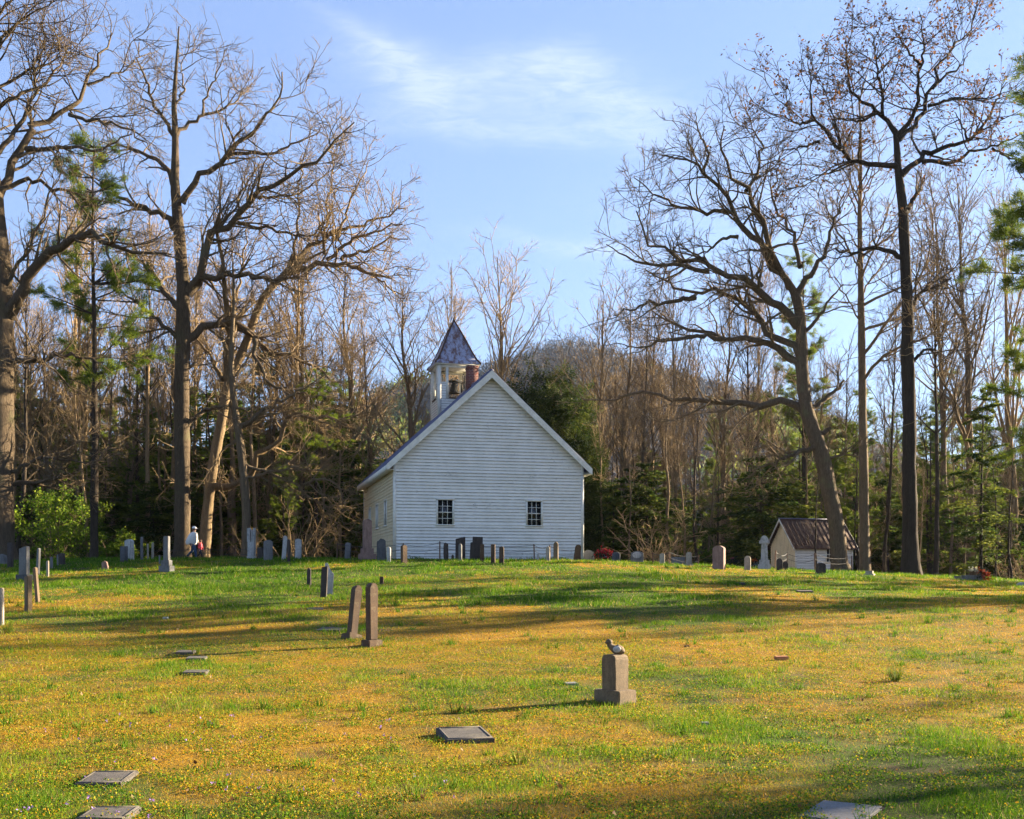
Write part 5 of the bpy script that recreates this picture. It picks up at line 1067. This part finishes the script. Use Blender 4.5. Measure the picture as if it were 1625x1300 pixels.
for sg in (-1, 1):
    q = MB(); ball(q, (.02, sg * .052, .655), (.052, .018, .042)); w_ = q.build('wing', M['marble'], dove, True)
# flat plaques in the grass
def plaque(px, py, wpx, dep, mat, label, rz=0, hgt=.07, tip=0, cat='grave plaque', name='grave_plaque', rim=True):
    d = hit(px, py); m = d / F; p = on_ground(px, d); w = wpx * m; o = from_bm(name, block(w, dep, hgt + .1, 'flat', .008, gs, -.1, jit=.0015), M[mat])
    o.location = p; sl = math.atan((G(p.x, d + .4) - G(p.x, d - .4)) / .8); o.rotation_euler = (sl + R(tip), 0, R(rz)); tag(o, label, cat)
    if rim:
        for x0, x1, y0, y1 in ((-.46, .46, -.46, -.40), (-.46, .46, .40, .46), (-.46, -.42, -.40, .40), (.42, .46, -.40, .40)):
            q = MB(); q.box(x0 * w, x1 * w, y0 * dep, y1 * dep, hgt - .005, hgt + .004); q.build('border', M[mat], o)
    return o
plaque(170, 1241, 72, .52, 'slab', 'square grey grave plaque with a raised border in the near left grass', 4, .035)
plaque(172, 1298, 76, .42, 'slab', 'grey grave plaque cut by the bottom edge at the left', 3, .035)
plaque(737, 1173, 76, .62, 'slab', 'tilted dark edged grave plaque below the shadow of the dove stone', 14, .06, 3)
plaque(1335, 1290, 98, .60, 'granite', 'pale grey grave plaque cut by the bottom edge at the right', -32, .012, rim=False)
plaque(312, 1048, 30, .34, 'slab', 'thin grey grave plaque, middle of three in the left slope', 8, .05, rim=False)
plaque(295, 1038, 28, .30, 'slab', 'thin grey grave plaque, farthest of three in the left slope', 5, .045, rim=False)
plaque(311, 1070, 36, .34, 'slab', 'thin grey grave plaque, nearest of three in the left slope', 6, .05, rim=False)
plaque(906, 1087, 20, .22, 'granite', 'small flat grey stone lying left of the dove stone', 10, .03, rim=False, name='flat_stone', cat='stone')
plaque(506, 883.5, 22, .5, 'slab', 'flat grey ledger slab in the grass left of the church', 0, .08, rim=False)
plaque(500, 967, 26, .5, 'darkbrown', 'dark sunken slab on the slope below the broken white stone', 10, .02, rim=False)
plaque(525, 1000, 40, .5, 'darkbrown', 'brown sunken slab left of the leaning brown stone', -8, .03, rim=False)
plaque(1240, 1047, 22, .10, 'brick_loose', 'loose orange brick lying in the right lawn', 12, .06, rim=False, name='brick', cat='brick')
plaque(1176, 928, 13, .3, 'darkbrown', 'low dark stone on the right lawn rise', 5, .07, rim=False, name='flat_stone', cat='stone')
plaque(1277, 940, 24, .4, 'darkbrown', 'wide low dark stone on the lawn below the shed', -5, .05, rim=False, name='flat_stone', cat='stone')
plaque(1119, 1151, 13, .09, 'granite', 'small grey field stone in the right near grass', -5, .035, rim=False, name='flat_stone', cat='stone')
plaque(1090, 1027, 8, .06, 'brown', 'small brown field stone in the right middle lawn', 0, .03, rim=False, name='flat_stone', cat='stone')
o = plaque(263, 983, 8, .12, 'marble', 'small white stone lying in the left lawn', 0, .05, rim=False, name='flat_stone', cat='stone')

# ------------------------------------------------------------------ wire fences
def fence(posts, d, heights, label, sag, dz=(.05, .30)):
    o = empty('wire_fence', on_ground(posts[0], d if not hasattr(d, '__len__') else d[0])); b = o.location.copy(); tag(o, label, 'fence'); pts = []
    for k, (px, h) in enumerate(zip(posts, heights)):
        dd = d[k] if hasattr(d, '__len__') else d
        p = on_ground(px, dd) - b; pts.append((p, h)); q = MB(); lx = gs.normal() * .02
        tubes(q, np.array([[[p.x, p.y, p.z - .2], [p.x + lx * .5, p.y, p.z + h * .5], [p.x + lx, p.y, p.z + h]]]), np.full((1, 3), .030), 6, .5, gs); q.build('post', M['rust'], o)
    for z in dz:
        q = MB()
        for (a, ha), (c, hc) in zip(pts[:-1], pts[1:]):
            t = np.linspace(0, 1, 9); L = [[a.x + (c.x - a.x) * u_, a.y + (c.y - a.y) * u_ - .035, (a.z + ha - z) * (1 - u_) + (c.z + hc - z) * u_ - 4 * sag * u_ * (1 - u_)] for u_ in t]
            tubes(q, np.array([L]), np.full((1, 9), .011), 4, .5, gs)
        q.build('wire', M['wire'], o)
fence([535, 640, 698, 848, 873, 921], [51.5, 49.3, 49.2, 50.2, 50.6, 51.2], [.75, .72, .82, .70, .66, .55], 'sagging wire fence on iron stakes along the church gable wall', .12)
fence([1036, 1062, 1108], [52, 51, 52], [.5, .6, .5], 'rusty stakes with wire behind the pale blue grave box', .1)
fence([1230, 1249, 1293, 1352], [50, 54, 51.5, 53], [.88, .82, .85, .8], 'drooping wire fence on rusty stakes in front of the shed', .16)
fence([160, 185, 330, 372, 420], [58, 57, 57, 57.5, 57.5], [.55, .6, .6, .6, .6], 'low wire fence at the edge of the left woods', .1)

# ------------------------------------------------------------------ flowers
def petal_mat(n, a, b): return leaf_mat(n, [(0, a), (1, b)], 0.25)
PM = {'red': petal_mat('red petals', (.18, .012, .012), (.45, .04, .05)), 'orange': petal_mat('orange petals', (.30, .05, .015), (.55, .16, .03)), 'white': petal_mat('cream petals', (.45, .45, .32), (.75, .73, .6)), 'pink': petal_mat('pink petals', (.45, .12, .14), (.6, .25, .25)), 'green': M['shrub_leaf'], 'dark': petal_mat('dark bouquet leaves', (.012, .02, .014), (.04, .05, .035)), 'blue': petal_mat('blue petals', (.06, .12, .25), (.2, .35, .5))}
def bouquet(px, d, z, parts, label, cat='flowers', group=None):
    o = empty('flower_bouquet', on_ground(px, d)); o.location.z += z; tag(o, label, cat, group)
    for nm, col, blobs in parts:
        q = MB()
        for cx_, cz_, r_, n in blobs:
            c = np.array([cx_, 0, cz_]) + gs.normal(size=(n, 3)) * np.array([r_, r_ * .6, r_ * .7]); cc = np.repeat(c, 7, 0) + gs.normal(size=(n * 7, 3)) * .018
            leafcloud(q, cc, .05, .04, gs, 1.0)
        q.build(nm, PM[col], o)
    return o
bouquet(1552, 47.7, .36, [('cream_blooms', 'white', [(-.27, .14, .08, 22), (-.08, .10, .06, 14)]), ('orange_blooms', 'orange', [(.06, .10, .10, 26), (.22, .02, .10, 26), (.36, -.10, .10, 24), (.42, -.24, .10, 26)]), ('red_blooms', 'red', [(.20, .02, .10, 22), (.34, -.12, .12, 24)]), ('leaves', 'dark', [(.1, .0, .16, 40)])], 'bouquet of cream and orange flowers draped over the long low headstone')
bouquet(958, 52.5, .12, [('red_ribbon', 'red', [(-.15, .36, .10, 34), (.05, .37, .10, 34), (.25, .30, .10, 30), (.38, .22, .06, 16)]), ('red_blooms', 'red', [(-.08, .10, .16, 34), (.10, .12, .12, 20)]), ('pale_stems', 'blue', [(.02, .12, .05, 12)]), ('leaves', 'dark', [(-.1, .14, .2, 90), (.2, .12, .15, 60)])], 'red flowers and ribbon heaped on a dark grave right of the church')
bouquet(1161, 50, .14, [('dark_blooms', 'dark', [(0, .15, .13, 70)]), ('pink_blooms', 'pink', [(.02, .30, .04, 6)])], 'dark bunch of flowers behind the large pink headstone')
bouquet(1198, 50.5, .14, [('red_blooms', 'orange', [(-.05, .26, .07, 16)]), ('blue_blooms', 'blue', [(.02, .05, .07, 14)]), ('leaves', 'dark', [(0, .16, .12, 40)])], 'red and teal flowers beside the white stepped monument')
def daffodil(px, py, h, label, n=34):
    d = hit(px, py); o = empty('daffodil_clump', on_ground(px, d)); tag(o, label, 'plant', 'leafy clumps in the lawn'); q = MB()
    a = gs.uniform(0, 6.28, n); D = np.stack([np.cos(a) * .28, np.sin(a) * .28, np.ones(n)], 1); S_ = np.stack([np.cos(a) * .04, np.sin(a) * .04, np.full(n, -.02)], 1)
    P_, R_ = grow(S_, D, gs.uniform(.6, 1.1, n) * h, np.full(n, .0045), np.full(n, .0015), 5, .08, -.02, gs); tubes(q, P_, R_, 3, gs.uniform(.35, .9, n)[:, None].repeat(5, 1), gs); q.build('leaves', M['pine_leaf'], o)
daffodil(1420, 1082, .24, 'tall dark green daffodil clump alone on the right lawn', 60)
daffodil(311, 1038, .2, 'dark daffodil clump beside the three thin plaques'); daffodil(722, 1132, .15, 'grey green leaf clump above the tilted plaque', 26); daffodil(826, 1212, .17, 'grey green leaf clump right of the tilted plaque', 26)
daffodil(655, 1262, .12, 'small leaf clump in the near grass below the tilted plaque', 20); daffodil(1588, 1078, .14, 'sparse leaf clump at the far right of the lawn', 20); daffodil(875, 985, .2, 'leaf clump in the shadow band at the centre of the lawn', 24); daffodil(12, 1005, .3, 'pale grassy clump at the foot of the stone cut by the left edge', 44)

# ------------------------------------------------------------------ people
def skin(name, joints, edges, rad, mat, parent, root=0, sub=2):
    me = bpy.data.meshes.new(name); me.from_pydata(joints, edges, []); o = bpy.data.objects.new(name, me); COL.objects.link(o)
    o.modifiers.new('skin', 'SKIN'); 
    for i, r in enumerate(rad): me.skin_vertices[0].data[i].radius = (r, r) if not hasattr(r, '__len__') else r
    me.skin_vertices[0].data[root].use_root = True
    s_ = o.modifiers.new('sub', 'SUBSURF'); s_.levels = sub; s_.render_levels = sub
    dg = bpy.context.evaluated_depsgraph_get(); m2 = bpy.data.meshes.new_from_object(o.evaluated_get(dg)); o.modifiers.clear(); o.data = m2
    m2.materials.clear(); m2.materials.append(mat); m2.polygons.foreach_set('use_smooth', np.ones(len(m2.polygons), bool)); o.parent = parent; return o
def person(px, d, Hh, label, cols, poncho, stride, rz=0, back=0.0):
    o = empty('person', on_ground(px, d), R(rz)); tag(o, label, 'person'); k = Hh / 1.66
    J = {}; E = []; Rr = {}
    def j(n, p, r, par=None):
        J[n] = tuple(c * k for c in p); Rr[n] = r * k
        if par: E.append((par, n))
    j('pelvis', (0, 0, .90), .125); j('waist', (.01, 0, 1.05), .11, 'pelvis'); j('chest', (.03, 0, 1.24), .135, 'waist'); j('base', (.04, 0, 1.37), .075, 'chest'); j('neck', (.055, 0, 1.44), .05, 'base'); j('jaw', (.085, 0, 1.50), .062, 'neck'); j('skull', (.075, 0, 1.58), .088, 'jaw'); j('crown', (.06, 0, 1.635), .05, 'skull')
    s = stride
    for sd, y, fwd in (('n', -1, 1), ('f', 1, -1)):
        y *= .09
        if fwd > 0: kn, an, to = (.17 * s, y, .50), (.22 * s, y, .10), (.36 * s, y, .05)
        else: kn, an, to = (-.07 * s, y, .48), (-.40 * s, y, .17), (-.30 * s, y, .05)
        j('hip' + sd, (0, y, .86), .095, 'pelvis'); j('knee' + sd, kn, .062, 'hip' + sd); j('ankle' + sd, an, .042, 'knee' + sd); j('toe' + sd, to, .036, 'ankle' + sd)
    for sd, y, f in (('n', -1, -1), ('f', 1, 1)):
        j('sh' + sd, (.02, y * .17, 1.34), .055, 'base'); j('el' + sd, (.02 + .06 * f, y * .22, 1.07), .042, 'sh' + sd); j('wr' + sd, (.10 + .10 * f, y * .20, .87), .028, 'el' + sd); j('palm' + sd, (.12 + .11 * f, y * .20, .80), .032, 'wr' + sd)
        for q_, (fx, fz, ln) in enumerate([(-.03, 0, .07), (-.01, 0, .085), (.012, 0, .08), (.032, .008, .065)]):
            j(f'f{q_}{sd}', (.12 + .11 * f + fx, y * .20, .76 + fz), .0095, 'palm' + sd); j(f'g{q_}{sd}', (.125 + .11 * f + fx, y * .195, .76 - ln + fz), .0085, f'f{q_}{sd}')
        j('th' + sd, (.165 + .11 * f, y * .19, .79), .011, 'palm' + sd); j('tt' + sd, (.175 + .11 * f, y * .185, .745), .009, 'th' + sd)
    names = list(J); ix = {n: i for i, n in enumerate(names)}
    skin('body', [J[n] for n in names], [(ix[a], ix[b]) for a, b in E], [Rr[n] for n in names], cols['skin'], o)
    tn = ['pelvis'] + [a + b for b in 'nf' for a in ('hip', 'knee', 'ankle')]; ti = {n: i for i, n in enumerate(tn)}
    skin('trousers', [J[n] for n in tn], [(ti[a], ti[b]) for a, b in E if a in ti and b in ti], [Rr[n] * (1.2 if n != 'pelvis' else 1.15) for n in tn], cols['trousers'], o)
    for sd in 'nf': skin('shoe', [J['ankle' + sd], J['toe' + sd]], [(0, 1)], [.05 * k, .046 * k], cols['shoe'], o)
    # top garment: rings that follow the torso, a loose poncho or a fitted jacket
    if poncho: rings = [(1.43, .075, .075, .05), (1.37, .17, .20, .035), (1.25, .22, .30, 0), (1.05, .27, .34, -.05), (.90, .30, .33, -.08), (.80, .27, .30, -.09)]
    else: rings = [(1.44, .07, .08, .05), (1.37, .13, .20, .035), (1.2, .17, .21, .02), (1.0, .17, .19, .0), (.84, .18, .20, -.01)]
    q = MB(); a = 2 * np.pi * np.arange(28) / 28; V = np.array([[(xo + rx * np.cos(t) * (1 + .06 * np.sin(5 * t + z * 9))) * k, ry * np.sin(t) * (1 + .05 * np.sin(7 * t + z * 5)) * k, (z + (.03 * np.sin(4 * t) if z < .95 else 0)) * k] for z, rx, ry, xo in rings for t in a])
    ii = np.arange(len(V)).reshape(len(rings), 28); nx = np.roll(ii, -1, 1); q.add(V, np.stack([ii[1:], nx[1:], nx[:-1], ii[:-1]], -1).reshape(-1, 4)); q.build('poncho' if poncho else 'jacket', cols['top'], o, True)
    for sd in 'nf': skin('sleeve', [J['sh' + sd], J['el' + sd], tuple(np.array(J['el' + sd]) * .25 + np.array(J['wr' + sd]) * .75)], [(0, 1), (1, 2)], [.075 * k, .062 * k, .05 * k], cols['top'], o)
    c = np.array(J['skull']); q = MB(); ball(q, (c[0] - .022 * k, 0, c[2] + .012 * k), (.105 * k, .098 * k, .105 * k)); ball(q, (c[0] - .085 * k, 0, c[2] - .10 * k), (.05 * k, .07 * k, .15 * k)); q.build('hair', cols['hair'], o, True)
    q = MB(); ball(q, (c[0] + .088 * k, 0, c[2] - .02 * k), (.018 * k, .013 * k, .02 * k)); q.build('nose', cols['skin'], o, True)
    for y in (-1, 1):
        q = MB(); ball(q, (c[0] + .076 * k, y * .032 * k, c[2] + .008 * k), (.012 * k, .012 * k, .009 * k), 8, 6); q.build('eye', cols['shoe'], o, True)
    q = MB(); ball(q, (c[0] + .072 * k, 0, c[2] - .066 * k), (.012 * k, .026 * k, .007 * k), 8, 6); q.build('mouth', cols['lip'], o, True)
    if 'cap' in cols:
        q = MB(); a = 2 * np.pi * np.arange(20) / 20; pr_ = [(0, .118), (.05, .115), (.09, .085), (.108, .04), (.112, .002)]
        V = np.array([[c[0] - .012 * k + r_ * np.cos(t) * k, r_ * .95 * np.sin(t) * k, c[2] + (.03 + z) * k] for z, r_ in pr_ for t in a]); ii = np.arange(len(V)).reshape(5, 20); nx = np.roll(ii, -1, 1); q.add(V, np.stack([ii[:-1], nx[:-1], nx[1:], ii[1:]], -1).reshape(-1, 4))
        cap = q.build('cap', cols['cap'], o, True); q = MB(); t = np.linspace(-1.1, 1.1, 12); V = [[c[0] + (.10 * np.cos(u_)) * k, .108 * np.sin(u_) * k, c[2] + .032 * k] for u_ in t] + [[c[0] + (.04 + .17 * np.cos(u_)) * k, .10 * np.sin(u_) * k, c[2] + .012 * k] for u_ in t]
        V += [[x, y, z - .008 * k] for x, y, z in V]; q.add(V, [[i, i + 1, i + 13, i + 12] for i in range(11)] + [[i + 24, i + 36, i + 37, i + 25] for i in range(11)] + [[i + 12, i + 13, i + 37, i + 36] for i in range(11)]); q.build('brim', cols['cap'], cap)
    return o
sk = plain('skin', (.50, .30, .21), .6, .05); hr = plain('brown hair', (.16, .07, .035), .6, .3, 40)
person(306.5, 58.2, 1.70, 'person in a white knit poncho, blue jeans and white cap walking right', dict(skin=sk, hair=hr, trousers=plain('blue denim', (.035, .07, .13), .9, .3), top=plain('white knit', (.68, .66, .6), .95, .12, 30), shoe=plain('dark shoes', (.02, .02, .022)), lip=plain('lips', (.35, .12, .1)), cap=plain('white cap', (.75, .75, .75), .8, .05)), True, 1.0, -12)
person(317.6, 58.3, 1.02, 'small person in a red jacket and dark trousers walking just ahead of the white poncho', dict(skin=sk, hair=hr, trousers=plain('dark trousers', (.02, .022, .03), .9), top=plain('red jacket', (.60, .03, .05), .7, .15, 30), shoe=plain('small shoes', (.03, .02, .02)), lip=plain('child lips', (.35, .12, .1))), False, 1.1, -12)

# ------------------------------------------------------------------ the air itself
hz = MB(); hz.box(-760, 760, -405, 1275, -40, 330); hm = bpy.data.materials.new('air'); hm.use_nodes = True; hn = hm.node_tree; hn.nodes.remove(hn.nodes['Principled BSDF'])
pv = hn.nodes.new('ShaderNodeVolumePrincipled'); pv.inputs['Color'].default_value = (0.62, 0.76, 1.0, 1); pv.inputs['Density'].default_value = 0.00005; pv.inputs['Anisotropy'].default_value = 0.3
hn.links.new(pv.outputs[0], hn.nodes['Material Output'].inputs['Volume'])
tag(hz.build('haze', hm), kind='stuff'); scene.cycles.volume_bounces = 0
